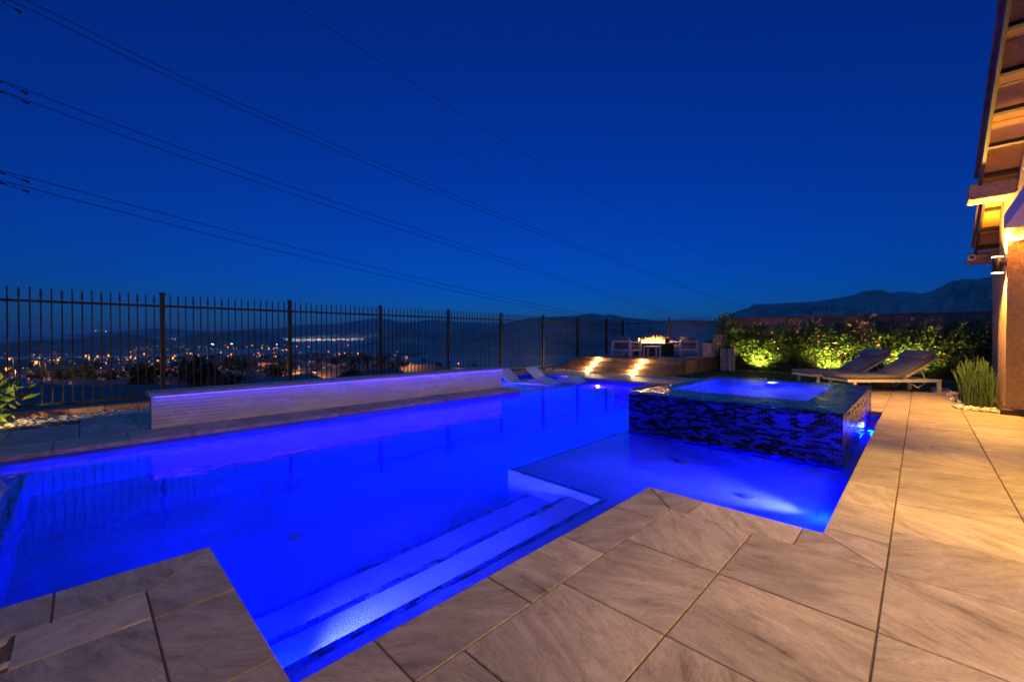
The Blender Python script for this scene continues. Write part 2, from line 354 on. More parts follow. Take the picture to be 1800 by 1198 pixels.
# --- pool shell
sh = MB()
def wall_quad(p, q, z0, z1): sh.add([(p[0], p[1], z0), (q[0], q[1], z0), (q[0], q[1], z1), (p[0], p[1], z1)], [(0, 1, 2, 3)])
FZ = -1.42; e = .028
XCc = XC + e; 
POLY = [(XL - e, -4.5), (XA + e, -4.5), (XA + e, YA - e), (XB + e, YA - e), (XB + e, YB - e), (XCc, YB - e), (XCc, 8.9), (SX0 - .03, 8.9), (SX0 - .03, YBACK + e), (XSHELF - e, YBACK + e), (XSHELF - e, YSHELF - e), (XL - e, YSHELF - e)]
for i in range(len(POLY)): wall_quad(POLY[i], POLY[(i + 1) % len(POLY)], FZ, -.051)
sh.add([(-9.5, -4.6, FZ), (-.3, -4.6, FZ), (-.3, 10.6, FZ), (-9.5, 10.6, FZ)], [(0, 1, 2, 3)])
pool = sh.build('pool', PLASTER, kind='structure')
def ledge(name, x0, x1, y0, y1, z, bev=.015): return MB().box((x0, y0, FZ + .002), (x1, y1, z), bev).build(name, PLASTER, pool)
SUNZ = -.34
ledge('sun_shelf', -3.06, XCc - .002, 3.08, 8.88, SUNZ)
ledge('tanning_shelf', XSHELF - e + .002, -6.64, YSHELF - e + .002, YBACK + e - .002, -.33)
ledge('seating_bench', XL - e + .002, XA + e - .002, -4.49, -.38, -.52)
STEP = [(-1.90, -.24), (-2.32, -.50), (-2.80, -.78)]
xr = XB + e - .002
for xs_, zs in STEP: ledge('pool_step', xs_, xr, YA - e + .002, 3.075, zs); xr = xs_ + .001
# mosaic trim strips on the noses (two staggered rows of little glass tiles each)
GLASS = [mat('glass_mosaic_%s' % n, c, 0.22, .25, 30, spec=.25) for n, c in (('navy', (.003, .006, .10)), ('black', (.002, .003, .012)), ('blue', (.006, .012, .30)), ('steel', (.02, .04, .32)), ('pale', (.10, .12, .20)))]
def box_mesh(name, sx, sy, sz, m, bev=.0012): b = MB().box((-sx / 2, -sy / 2, -sz / 2), (sx / 2, sy / 2, sz / 2), bev); return mesh(name, b.v, b.f, m)
TM = [box_mesh('mosaic_tile', .068, .0235, .006, g) for g in GLASS]
strips = MB()
def strip_x(x, y0, y1, z, rows=2):       # runs along Y on a nose at x
    for r in range(rows):
        yy = y0 + (.035 if r % 2 else 0)
        while yy < y1 - .07:
            strips.cur = rnd.choice([0, 2, 2, 3]); strips.box((x + .012 + r * .026, yy, z), (x + .012 + r * .026 + .0235, yy + .068, z + .004)); yy += .071
def strip_y(y, x0, x1, z, rows=2):
    for r in range(rows):
        xx = x0 + (.035 if r % 2 else 0)
        while xx < x1 - .07:
            strips.cur = rnd.choice([0, 2, 2, 3]); strips.box((xx, y + .012 + r * .026, z), (xx + .068, y + .012 + r * .026 + .0235, z + .004)); xx += .071
for (xs_, zs) in STEP: strip_x(xs_, YA + .02, 3.05, zs, 2)
strip_y(3.08, -3.03, -1.6, SUNZ, 2); strip_x(-3.06, 3.1, 5.28, SUNZ, 2)
strip_y(-.38 - .09, XL + .05, XA - .05, -.52, 2)
st = strips.build('mosaic_trim', GLASS, pool, kind='stuff')
for x, y, z in ((-1.84, 4.55, SUNZ), (-4.1, 1.35, FZ), (-1.05, 4.0, SUNZ)):
    MB().lathe([(.0, .004), (.05, .004), (.055, .012), (.045, .016), (.0, .016)], 18).build('drain_cover', STEEL, pool, loc=(x, y, z))
# submerged bar stool on the bench
ss = empty('pool_stool', (-6.05, -.78, -.52), 0, 'round plastered stool standing under water on the pool bench', 'stool')
MB().lathe([(.15, 0), (.13, .05), (.13, .2), (.15, .24)], 20).build('pedestal', PLASTER, ss, True)
MB().lathe([(.20, .24), (.21, .26), (.21, .29), (.195, .305), (0, .305)], 24).build('seat', CAPSTONE, ss, True)

# --- water sheets
def sheet(name, poly, z, m): 
    o = bpy.data.objects.new(name, mesh(name, [(x, y, z) for x, y in poly], [tuple(range(len(poly)))], m)); link(o); return tag(o, kind='structure')
wp = [(XL - e + .001, -4.5), (XA + e - .001, -4.5), (XA + e - .001, YA - e + .001), (XB + e - .001, YA - e + .001), (XB + e - .001, YB - e + .001), (XCc - .001, YB - e + .001), (XCc - .001, 8.899), (SX1 + .001, 8.899), (SX1 + .001, YS0 - .001), (SX0 - .001, YS0 - .001), (SX0 - .001, YBACK + e - .001), (XSHELF - e + .001, YBACK + e - .001), (XSHELF - e + .001, YSHELF - e + .001), (XL - e + .001, YSHELF - e + .001)]
wsheet = sheet('pool_water', wp, WZ, WATER)

# --- pool lights: round lens in a ring on the pool wall, with its lamp
def pool_light(loc, aim, flood, beam, cone=R(95), ring=.075, parent=None, lensmat=None):
    d = Vector(aim).normalized(); q = d.to_track_quat('Z', 'Y').to_matrix().to_4x4(); q.translation = Vector(loc)
    b = MB().lathe([(ring, 0), (ring, .012), (ring * .85, .018), (ring * .82, .006)], 20); b.v = [tuple(q @ Vector(v)) for v in b.v]; o = b.build('light_ring', STEEL, parent or pool, True)
    b = MB().lathe([(ring * .8, .004), (ring * .7, .012), (ring * .3, .017), (.001, .018)], 20); b.v = [tuple(q @ Vector(v)) for v in b.v]; b.build('light_lens', lensmat or LENSBLUE, o, True)
    p = Vector(loc) + d * .06
    if flood:
        lo = lamp('pool_lamp', 'SPOT', p, flood, BLUE, o, .05, d, R(178), .5)
    if beam: lamp('pool_beam', 'SPOT', p, beam, BLUEW, o, .04, d, cone, 1)
F0 = 1050
pool_light((-1.93, YA - e, -.36), (-.12, 1, .02), F0 * .28, 620, R(80))
pool_light((-2.38, YA - e, -.62), (-.05, 1, .03), F0 * .14, 200, R(70))
pool_light((-2.75, YA - e, -.80), (-.5, 1, -.1), F0 * 1.1, 0)
pool_light((XCc, 3.92, -.19), (-1, .12, -.10), F0 * .40, 430, R(60))
pool_light((-3.06, 4.4, -.75), (-1, .25, -.1), F0 * 1.2, 0)
pool_light((SX0 - .03, 9.4, -.7), (-1, -.5, -.1), F0 * 1.0, 0)
pool_light((XA + e, -.95, -.40), (-1, .25, -.12), F0 * .15, 300, R(90))
pool_light((XA + e, -2.4, -.8), (-1, .3, 0), F0 * .8, 0)
pool_light((XSHELF - e, 8.0, -.2), (1, .1, -.02), F0 * .28, 420, R(80))
pool_light((-7.6, YBACK + e, -.2), (-.1, -1, -.02), F0 * .28, 520, R(90))

# ================================================================== RAISED SPA
spa = empty('raised_spa', (SX0, YS0, WZ), 0, 'raised square spa clad in dark blue glass mosaic, brimming with lit blue water', 'spa')
def rel(o, base): o.location = Vector(o.location) - Vector(base); return o
SB = (SX0, YS0, WZ)
RIM = SZ - .045                                        # rim under a skin of overflowing water
IX0, IX1, IY0, IY1 = SX0 + .26, SX1 - .42, YS0 + .74, YS1 - .40
core = MB()
t = .012
for (x0, x1, y0, y1) in ((SX0 + t, SX1 - t, YS0 + t, IY0), (SX0 + t, SX1 - t, IY1, YS1 - t), (SX0 + t, IX0, IY0, IY1), (IX1, SX1 - t, IY0, IY1)): core.box((x0, y0, FZ + .01), (x1, y1, RIM))
core.box((IX0, IY0, FZ + .01), (IX1, IY1, -.45))
core.box((IX1 - .62, IY0 + .002, -.44), (IX1 - .002, IY1 - .002, .02))        # seat bench inside
MOSAICBED = mat('mosaic_grout', (.03, .035, .05), .7, .3, 40)
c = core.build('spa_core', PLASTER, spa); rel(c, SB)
# glass mosaic on the outer faces and the rim
pieces = []
def face_tiles(origin, du, dv, nrm, W, Hh, w=.0705, h=.0262):
    nrow = int(Hh / h)
    for r in range(nrow):
        k = 0; x = -(w / 2 if r % 2 else 0)
        while x < W:
            a, b = max(x, 0), min(x + w, W)
            if b - a > .012: pieces.append((Vector(origin) + Vector(du) * ((a + b) / 2) + Vector(dv) * (r * h + h / 2), b - a - .0025, h - .0027, du, dv, nrm))
            x += w
zb = WZ - .22
face_tiles((SX0, YS0 + .006, zb), (1, 0, 0), (0, 0, 1), (0, -1, 0), SX1 - SX0, SZ - .015 - zb)
nf = len(pieces)
face_tiles((SX1 - .006, YS0, zb), (0, 1, 0), (0, 0, 1), (1, 0, 0), YS1 - YS0, SZ - .015 - zb)
face_tiles((SX0 + .006, YS0, zb), (0, 1, 0), (0, 0, 1), (-1, 0, 0), YS1 - YS0, SZ - .015 - zb)
camv = Vector((0, 0, CAM_H))
order = sorted([i for i in range(nf) if pieces[i][0].z > WZ + .01], key=lambda i: (pieces[i][0] - camv).length)[:300]
big = set(order)
mos = MB()
wts = [0, 0, 1, 1, 1, 2, 2, 2]
for i, (c, sw, shh, du, dv, nr) in enumerate(pieces):
    du, dv, nr = Vector(du), Vector(dv), Vector(nr); M = Matrix((( *du, ), ( *dv, ), ( *nr, ))).transposed()
    g = rnd.choice(wts)
    if i in big:
        o = bpy.data.objects.new('mosaic_tile', TM[g]); q = M.to_4x4() @ Matrix.Rotation(rnd.gauss(0, .05), 4, 'X') @ Matrix.Rotation(rnd.gauss(0, .04), 4, 'Y') @ Matrix.Diagonal((sw / .068, shh / .0235, 1, 1))
        q.translation = c - Vector(SB); o.matrix_local = q; link(o, spa)
    else:
        mos.cur = g; hw_, hh_ = sw / 2, shh / 2; tl = nr * rnd.gauss(0, .0012)
        q = [c - du * hw_ - dv * hh_ + nr * .003 + tl, c + du * hw_ - dv * hh_ + nr * .003 - tl, c + du * hw_ + dv * hh_ + nr * .003 - tl, c - du * hw_ + dv * hh_ + nr * .003 + tl]
        p = [x - nr * .005 for x in q]; mos.add(p + q, [(4, 5, 6, 7), (0, 1, 5, 4), (1, 2, 6, 5), (2, 3, 7, 6), (3, 0, 4, 7)])
mo = mos.build('glass_mosaic', GLASS, spa, kind='stuff'); rel(mo, SB)
# square mosaic chips on the rim, each a little different
rim = MB(); ts = .05
for (x0, x1, y0, y1) in ((SX0, SX1, YS0, IY0), (SX0, SX1, IY1, YS1), (SX0, IX0, IY0, IY1), (IX1, SX1, IY0, IY1)):
    nx, ny = max(1, round((x1 - x0) / ts)), max(1, round((y1 - y0) / ts))
    for i in range(nx):
        for j in range(ny):
            rim.cur = rnd.choice([0, 1, 1, 1, 2]); a, b = x0 + (x1 - x0) * i / nx + .0015, y0 + (y1 - y0) * j / ny + .0015
            rim.box((a, b, RIM), (a + (x1 - x0) / nx - .003, b + (y1 - y0) / ny - .003, RIM + .006))
rm = rim.build('rim_mosaic', GLASS, spa, kind='stuff'); rel(rm, SB)
# overflowing water: a grid with a rolled edge
wv = MB(); GN = 40
def wz(x, y): return SZ - .012 + .0035 * math.sin(9 * x + 3 * y) * math.sin(7 * y - 2 * x)
xs = [SX0 - .004 + (SX1 - SX0 + .008) * i / GN for i in range(GN + 1)]; ysv = [YS0 - .004 + (YS1 - YS0 + .008) * j / GN for j in range(GN + 1)]
wv.add([(x, y, wz(x, y) - (.012 if i in (0, GN) or j in (0, GN) else 0)) for j, y in enumerate(ysv) for i, x in enumerate(xs)], [(j * (GN + 1) + i, j * (GN + 1) + i + 1, (j + 1) * (GN + 1) + i + 1, (j + 1) * (GN + 1) + i) for j in range(GN) for i in range(GN)])
sw = wv.build('spa_water', SPAWATER, None, True); tag(sw, kind='structure')
pool_light((-1.82, IY1 - .002, .2), (0, -1, -.05), F0 * .26, 130, R(110), .085, None)
# spill light in the trough beside the spa
pool_light((XCc - .002, 7.75, -.055), (-1, -.25, .10), 0, 9, R(150), .05)
lamp('trough_lamp', 'POINT', (-.49, 7.7, -.2), 60, BLUE, pool, .03)
lamp('trough_lamp', 'POINT', (-.47, 7.6, -.055), 26, BLUE, pool, .02)
MB().box((XC - .005, 7.35, -.05), (XC + .10, 8.05, -.004)).build('light_niche', STEEL, pool)

# ================================================================== WHITE STACKED-STONE WALL
WX0, WX1, WY0, WY1, WZT = -7.46, -7.15, .62, 6.98, .425
wall = empty('stone_wall', (WX1, WY0, 0), 0, 'low white stacked stone wall with a flat cap beside the pool', 'wall')
WB = (WX1, WY0, 0)
rel(MB().box((WX0, WY0 + .012, -.05), (WX1 - .012, WY1, WZT)).build('wall_core', STUCCO_FINE, wall), WB)
def rough_stone(seed):
    r = random.Random(seed); V = []; F = []; nx, nz = 4, 2
    for j in range(nz + 1):
        for i in range(nx + 1): V.append((.5 * (.75 + .25 * r.random()) * 1.0, i / nx - .5, j / nz - .5))
    for i in range(nx + 1):
        for j in (0, nz): V[j * (nx + 1) + i] = (.5 * (.35 + .3 * r.random()), V[j * (nx + 1) + i][1], V[j * (nx + 1) + i][2])
    for j in range(nz): F += [(j * (nx + 1) + i, j * (nx + 1) + i + 1, (j + 1) * (nx + 1) + i + 1, (j + 1) * (nx + 1) + i) for i in range(nx)]
    ringi = list(range(nx + 1)) + [nx + (nx + 1) * j for j in range(1, nz + 1)] + [nz * (nx + 1) + i for i in range(nx - 1, -1, -1)] + [(nx + 1) * j for j in range(nz - 1, 0, -1)]
    b = len(V); V += [(-.5, V[k][1], V[k][2]) for k in ringi]; n = len(ringi)
    F += [(ringi[(k + 1) % n], ringi[k], b + k, b + (k + 1) % n) for k in range(n)]
    return mesh('wall_stone', V, F, WHITESTONE)
RS = [rough_stone(s) for s in range(7)]
nc = 9; ch = WZT / nc
for k in range(nc):
    y = WY0
    while y < WY1 - .01:
        L = rnd.choice([.16, .24, .32, .42, .2]) * rnd.uniform(.85, 1.15); y2 = min(y + L, WY1)
        if WY1 - y2 < .09: y2 = WY1
        d = .03 + rnd.uniform(0, .008)
        inst('wall_stone', rnd.choice(RS), wall, (WX1 - .012 - WX1 + d / 2 - .006, (y + y2) / 2 - WY0, (k + .5) * ch), (0, 0, 0), (d, y2 - y - .003, ch - .003)); y = y2
LEDM = emit('blue_led', (.05, .03, 1.0), 8)
rel(MB().box((WX1 + .048, WY0 + .02, WZT - .008), (WX1 + .066, WY1 - .02, WZT - .001)).build('led_strip', LEDM, wall), WB)
cap = [WY0 - .03 + (WY1 - WY0 + .06) * i / 7 for i in range(8)]
for i in range(7): rel(MB().box((WX0 - .03, cap[i] + .0015, WZT + .002), (WX1 + .075, cap[i + 1] - .0015, WZT + .05), .005).build('cap_slab', CAPSTONE, wall), WB)

# ================================================================== IRON FENCE
def spear(h, spear_on):
    b = MB(); s = .0085
    b.box((-s, -s, 0), (s, s, h))
    if spear_on: b.lathe([(.009, h - .13), (.017, h - .115), (.017, h - .10), (.010, h - .085), (.014, h - .05), (.003, h + .012)], 6)
    else: b.lathe([(.012, h), (.012, h + .006), (.002, h + .01)], 4)
    return mesh('picket', b.v, b.f, IRON)
def fence(name, a, b_, posts, npick, label, top=1.98, railz=1.75, base=.06, skip=()):
    a, b_ = Vector((*a, 0)), Vector((*b_, 0)); root = empty(name, a, math.atan2((b_ - a).y, (b_ - a).x), label, 'fence'); L = (b_ - a).length
    PA, PB = spear(top - .03 - base - .04, False), spear(top - .04 - base - .04, True); s = .033
    pm = MB(); pm.box((-s, -s, -.1), (s, s, top - .015)); pm.lathe([(.055, top - .015), (.055, top), (.03, top + .012)], 4); pme = mesh('post', pm.v, pm.f, IRON)
    ps = [p for p in posts]
    for i, p in enumerate(ps):
        if i not in skip: inst('post', pme, root, (p, 0, 0))
    for z, hh in ((railz, .019), (base + .09, .017)): MB().box((0, -.016, z - hh), (L, .016, z + hh)).build('rail', IRON, root)
    k = 0
    for i in range(len(ps) - 1):
        n = npick if abs(ps[i + 1] - ps[i]) > 1.6 else max(2, int(npick * abs(ps[i + 1] - ps[i]) / 2.13))
        for j in range(1, n + 1): k += 1; inst('picket', PA if k % 2 else PB, root, (ps[i] + (ps[i + 1] - ps[i]) * j / (n + 1), 0, base + .04), (0, 0, rnd.uniform(-.03, .03)))
    return root
YP = [1.01 + 2.122 * k for k in range(-2, 8)] + [17.29]
fence('iron_fence', (-9.75, YP[0]), (-9.75, 17.29), [y - YP[0] for y in YP], 18, 'long black iron picket fence behind the low stone wall')
fence('iron_fence', (-9.70, 17.30), (-5.46, 17.30), [0, 2.11, 4.24], 18, 'short black iron picket fence behind the fire pit seating', top=2.02, railz=1.79, skip=(0,))
# low block curb under the fence
for nm, x0, x1, y0, y1, lab in (('block_curb', -9.86, -9.62, -3.4, 17.3, 'reddish block curb under the long iron fence'), ('block_curb', -9.6, -5.4, 17.2, 17.42, 'reddish block curb under the short iron fence')):
    cu = empty(nm, (x0, y0, -.1), 0, lab, 'curb'); lx, ly = x1 - x0, y1 - y0
    if ly > lx:
        n = int(ly / .4)
        me = box_mesh('curb_block', lx, ly / n - .008, .16, CURB, .006)
        for i in range(n): inst('curb_block', me, cu, (lx / 2, (i + .5) * ly / n, .08))
    else:
        n = int(lx / .4); me = box_mesh('curb_block', lx / n - .008, ly, .16, CURB, .006)
        for i in range(n): inst('curb_block', me, cu, ((i + .5) * lx / n, ly / 2, .08))

# --- block wall behind the hedge
bw = empty('block_wall', (-5.44, 17.6, 0), 0, 'reddish brown block wall behind the lit hedge', 'wall')
MB().box((0, 0, -.1), (9, .19, 1.28)).build('lower_wall', CURB, bw)
me = box_mesh('wall_block', .392, .2, .192, CURB, .004)
for r in range(3):
    for i in range(20): inst('wall_block', me, bw, (.2 + i * .4 - (.2 if r % 2 else 0), .1 + rnd.uniform(-.003, .003), 1.38 + r * .2))
me = box_mesh('cap_block', .396, .24, .05, CURB, .006)
for i in range(20): inst('cap_block', me, bw, (.2 + i * .4, .1, 1.905))

# ================================================================== TIMBER PLATFORM WITH STEPS
PX0, PX1, RH = -9.58, -5.40, .155
YR = [12.42, 12.84, 13.26]; PYB = 17.15; PZ = RH * 3
plat = empty('timber_platform', (PX0, YR[0], 0), 0, 'raised timber platform with three lit steps under the fire pit', 'platform'); PB = (PX0, YR[0], 0)
STEPX = ((-8.36, -6.63), (-8.42, -6.67), (-8.48, -6.73))
STEPLENS = emit('step_lens', (1.0, .68, .26), 14, False)
rel(MB().box((PX0 + .03, YR[2] + .03, -.05), (PX1 - .03, PYB - .03, PZ - .03)).build('frame', BARK, plat), PB)
for k, yr in enumerate(YR):
    xr = PX1
    yb = YR[k + 1] if k < 2 else None
    # riser of several boards, butted at random places
    cuts = [PX0]
    while cuts[-1] < xr - .5: cuts.append(min(cuts[-1] + rnd.uniform(.35, .9), xr))
    if cuts[-1] < xr: cuts[-1] = xr
    for i in range(len(cuts) - 1): rel(MB().box((cuts[i] + .002, yr + rnd.uniform(0, .004), k * RH - (.03 if k == 0 else 0)), (cuts[i + 1] - .002, yr + .024, (k + 1) * RH - .026), .003).build('riser_board', WOOD, plat), PB)
    if yb:
        for a, b in ((-.03, .19), (.195, yb - yr + .0)): rel(MB().box((PX0, yr + a, (k + 1) * RH - .025), (xr + .02, yr + b - .003, (k + 1) * RH), .004).build('tread_board', WOOD, plat), PB)
        rel(MB().box((xr - .03, yr + .03, -.03), (xr, yb - .004, (k + 1) * RH - .028)).build('side_panel', WOOD, plat), PB)
    for ui, lx in enumerate((STEPX[k][0], STEPX[k][1])):
        zc = k * RH + RH * .48
        f = rel(MB().box((lx - .058, yr - .012, zc - .048), (lx + .058, yr - .001, zc + .048), .004).build('step_light', BLACKMETAL, plat), PB)
        rel(MB().box((lx - .05, yr - .019, zc - .04), (lx + .05, yr - .013, zc + .04)).build('light_lens', STEPLENS, f), (0, 0, 0)).location = (0, 0, 0)
        lamp('step_lamp', 'POINT', Vector((lx, yr - .05, zc)) - Vector(PB), 22, WARM, plat, .03)
x = PX0
while x < PX1 - .01:
    x2 = min(x + .14, PX1 + .02); rel(MB().box((x + .0025, YR[2] - .03, PZ - .025), (x2 - .0025, PYB, PZ + rnd.uniform(-.001, .001)), .003).build('deck_board', WOODTOP, plat), PB); x = x2
yy = YR[2] + .002
while yy < PYB - .05:            # right-hand skirt of upright boards
    y2 = min(yy + rnd.choice([.14, .14, .28]), PYB); rel(MB().box((PX1 - .026, yy + .002, -.03), (PX1 + rnd.uniform(-.004, .004), y2 - .002, PZ - .027), .003).build('skirt_board', WOOD, plat), PB); yy = y2

# ================================================================== FURNITURE ON THE PLATFORM
def patio_chair(name, loc, rz, label, cushion=GREYFABRIC):
    r = empty(name, loc, rz, label, 'chair', None)           # local: back along -Y, seat faces +Y, width X
    W_, D_, Hh, t_ = .82, .78, .64, .075
    for sx in (-1, 1):
        for sy in (-1, 1): MB().box((sx * W_ / 2 - (t_ if sx > 0 else 0), sy * D_ / 2 - (t_ if sy > 0 else 0), 0), (sx * W_ / 2 + (t_ if sx < 0 else 0), sy * D_ / 2 + (t_ if sy < 0 else 0), Hh - .04 - (.0 if sy < 0 else .08)), .004).build('leg', WHITEMETAL, r)
        x0 = sx * W_ / 2 - (t_ if sx > 0 else 0)
        MB().box((x0 - .002, -D_ / 2 + t_ + .001, Hh - .118), (x0 + t_ + .002, D_ / 2 + .002, Hh - .08), .004).build('armrest', WHITEMETAL, r)
        MB().box((x0 + .01, -D_ / 2 + t_, .20), (x0 + t_ - .01, D_ / 2 - t_, .27), .004).build('side_rail', WHITEMETAL, r)
    for z0, z1 in ((Hh - .12, Hh - .04), (.20, .275)): MB().box((-W_ / 2 + t_, -D_ / 2 + .008, z0), (W_ / 2 - t_, -D_ / 2 + t_ - .008, z1), .004).build('back_rail', WHITEMETAL, r)
    MB().box((-W_ / 2 + t_, D_ / 2 - t_ + .008, .20), (W_ / 2 - t_, D_ / 2 - .008, .275), .004).build('front_rail', WHITEMETAL, r)
    MB().box((-W_ / 2 + t_ + .01, -D_ / 2 + t_ + .02, .276), (W_ / 2 - t_ - .01, D_ / 2 + .01, .42), .03).build('seat_cushion', cushion, r, True)
    M = Matrix.Translation((0, -D_ / 2 + .15, .42)) @ Matrix.Rotation(R(12), 4, 'X')
    MB().box((-W_ / 2 + t_ + .03, -.07, 0), (W_ / 2 - t_ - .03, .07, .34), .035, M).build('back_cushion', cushion, r, True)
    return r
patio_chair('patio_chair', (-7.98, 14.42, PZ), R(-4), 'white framed patio chair with its back to the pool, nearest the steps')
c2 = patio_chair('patio_chair', (-6.72, 16.62, PZ), R(58), 'patio chair with a tan cushion beyond the fire table, beside the planters', TAUPE)
c3 = patio_chair('patio_chair', (-7.75, 16.72, PZ), R(180), 'patio chair behind the flames against the iron fence', TAUPE)
stb = empty('side_table', (-7.02, 14.55, PZ), R(8), 'small white open side table beside the patio chair', 'table')
for sx in (-1, 1):
    for sy in (-1, 1): MB().box((sx * .22 - .025, sy * .22 - .025, 0), (sx * .22 + .025, sy * .22 + .025, .36), .003).build('leg', WHITEMETAL, stb)
MB().box((-.25, -.25, .361), (.25, .25, .40), .005).build('table_top', WHITEMETAL, stb)
# fire table
FX0, FX1, FY0, FY1, FH = -8.15, -6.86, 15.3, 16.06, .49
ft = empty('fire_table', ((FX0 + FX1) / 2, (FY0 + FY1) / 2, PZ), 0, 'dark rectangular fire table burning with a long row of flames', 'fire table')
hx, hy = (FX1 - FX0) / 2, (FY1 - FY0) / 2
MB().box((-hx + .03, -hy + .03, 0), (hx - .03, hy - .03, FH - .04), .006).build('base', DARKPANEL, ft)
for sx in (-1, 1):
    for sy in (-1, 1): MB().box((sx * (hx - .02) - .016, sy * (hy - .02) - .016, 0), (sx * (hx - .02) + .016, sy * (hy - .02) + .016, FH - .041)).build('corner_trim', TRIMDARK, ft)
tp = MB()
for a, b in (((-hx, -hy), (hx, -.16)), ((-hx, .16), (hx, hy)), ((-hx, -.16), (-hx + .14, .16)), ((hx - .14, -.16), (hx, .16))): tp.box((*a, FH - .04), (*b, FH))
tp.build('table_top', STONETOP, ft)
lava = MB()
for i in range(170):
    x, y, r_ = rnd.uniform(-hx + .16, hx - .16), rnd.uniform(-.14, .14), rnd.uniform(.018, .032); M = Matrix.Translation((x, y, FH - .03)) @ Matrix.Rotation(rnd.uniform(0, 3), 4, (rnd.random(), rnd.random(), 1)); lava.box((-r_, -r_, -r_), (r_, r_, r_), r_ * .4, M)
lava.build('lava_rock', TRIMDARK, ft, kind='stuff')
GLASSM = bpy.data.materials.new('guard_glass'); GLASSM.use_nodes = True
_n = GLASSM.node_tree; _b = _n.nodes['Principled BSDF']; _tr = _n.nodes.new('ShaderNodeBsdfTransparent'); _gl = _n.nodes.new('ShaderNodeBsdfGlossy'); _gl.inputs['Roughness'].default_value = .02
_fr = _n.nodes.new('ShaderNodeFresnel'); _fr.inputs[0].default_value = 1.45; _mx = _n.nodes.new('ShaderNodeMixShader'); _n.links.new(_fr.outputs[0], _mx.inputs[0]); _n.links.new(_tr.outputs[0], _mx.inputs[1]); _n.links.new(_gl.outputs[0], _mx.inputs[2]); _n.links.new(_mx.outputs[0], _n.nodes['Material Output'].inputs[0])
for a, b in (((-hx + .1, -.21), (hx - .1, -.204)), ((-hx + .1, .204), (hx - .1, .21)), ((-hx + .09, -.2), (-hx + .096, .2)), ((hx - .096, -.2), (hx - .09, .2))): MB().box((*a, FH + .002), (*b, FH + .19)).build('glass_guard', GLASSM, ft)
# flames: leaning tongues, hot at the root
FL = bpy.data.materials.new('flame'); FL.use_nodes = True; _n = FL.node_tree; _n.nodes.remove(_n.nodes['Principled BSDF'])
_tc = _n.nodes.new('ShaderNodeTexCoord'); _sp = _n.nodes.new('ShaderNodeSeparateXYZ'); _n.links.new(_tc.outputs['Generated'], _sp.inputs[0])
_cr = _n.nodes.new('ShaderNodeValToRGB'); _e = _cr.color_ramp.elements; _e[0].position = .05; _e[0].color = (1, .55, .16, 1); _e[1].position = .95; _e[1].color = (1, .16, .015, 1); _k = _e.new(.45); _k.color = (1, .40, .08, 1)
_n.links.new(_sp.outputs[2], _cr.inputs[0]); _em = _n.nodes.new('ShaderNodeEmission'); _n.links.new(_cr.outputs[0], _em.inputs[0])
_mr = _n.nodes.new('ShaderNodeMapRange'); _mr.inputs[3].default_value = 14 * LS; _mr.inputs[4].default_value = 1.2 * LS; _n.links.new(_sp.outputs[2], _mr.inputs[0]); _n.links.new(_mr.outputs[0], _em.inputs[1]); _n.links.new(_em.outputs[0], _n.nodes['Material Output'].inputs[0]); FL.cycles.emission_sampling = 'NONE'
for i in range(46):
    x = -hx + .18 + (2 * hx - .36) * (i + rnd.uniform(-.4, .4)) / 45; y = rnd.uniform(-.1, .1); h = rnd.uniform(.10, .30) * (.6 + .6 * abs(math.sin(i * .9))); b_ = rnd.uniform(.022, .045); a1, a2 = rnd.uniform(0, 6.3), rnd.uniform(.02, .06)
    pts = [(x + a2 * math.sin(a1 + t_ * 4) * t_, y + a2 * .6 * math.cos(a1 + t_ * 4) * t_, FH - .01 + h * t_) for t_ in (0, .15, .35, .55, .75, .9, 1)]
    MB().tube(pts, [b_ * .55, b_ * .95, b_, b_ * .75, b_ * .45, b_ * .2, .002], 7).build('flame', FL, ft, True)
for x in (-.45, 0, .45): lamp('fire_lamp', 'POINT', (x, 0, FH + .16), 34, (1, .42, .10), ft, .09)

# --- wooden planters
def succulent(parent, z, n, r0, m, up=.6):
    b = MB()
    for i in range(n):
        a = i * 2.4; rr = r0 * rnd.uniform(.6, 1.1); d = Vector((math.cos(a), math.sin(a), up * rnd.uniform(.5, 1.6))).normalized(); s_ = Vector((-math.sin(a), math.cos(a), 0)) * .018; p0 = Vector((rnd.uniform(-.05, .05), rnd.uniform(-.05, .05), z))
        q = [p0 - s_, p0 + s_, p0 + d * rr * .55 + s_ * 1.3, p0 + d * rr + Vector((0, 0, .01)), p0 + d * rr * .55 - s_ * 1.3]; b.add(q, [(0, 1, 2, 3, 4)])
    b.build('leaf_rosette', m, parent)
def planter(loc, w_, h, rz, label, plant=True):
    r = empty('wooden_planter', loc, rz, label, 'planter'); hw_ = w_ / 2
    MB().box((-hw_ + .02, -hw_ + .02, 0), (hw_ - .02, hw_ - .02, h - .05)).build('liner', TRIMDARK, r)
    n = 5
    for side in range(4):
        M = Matrix.Rotation(side * math.pi / 2, 4, 'Z')
        for i in range(n):
            x0 = -hw_ + w_ * i / n; MB().box((x0 + .002, -hw_ - .012 + rnd.uniform(0, .006), 0), (x0 + w_ / n - .002, -hw_ + .012, h + rnd.uniform(-.006, .006)), .003, M).build('plank', LOGWOOD, r)
    if plant: succulent(r, h - .05, 34, .22, STRAP if plant == 2 else LEAF, 1.1)
planter((-5.62, 16.32, PZ), .40, .50, R(10), 'short whitewashed wooden planter on the platform corner', 1)
planter((-5.42, 16.95, PZ), .42, .80, R(10), 'tallest whitewashed wooden planter behind the short one', 1)
planter((-4.93, 16.15, 0), .42, .78, R(12), 'whitewashed wooden planter standing on the turf beside the platform', 2)

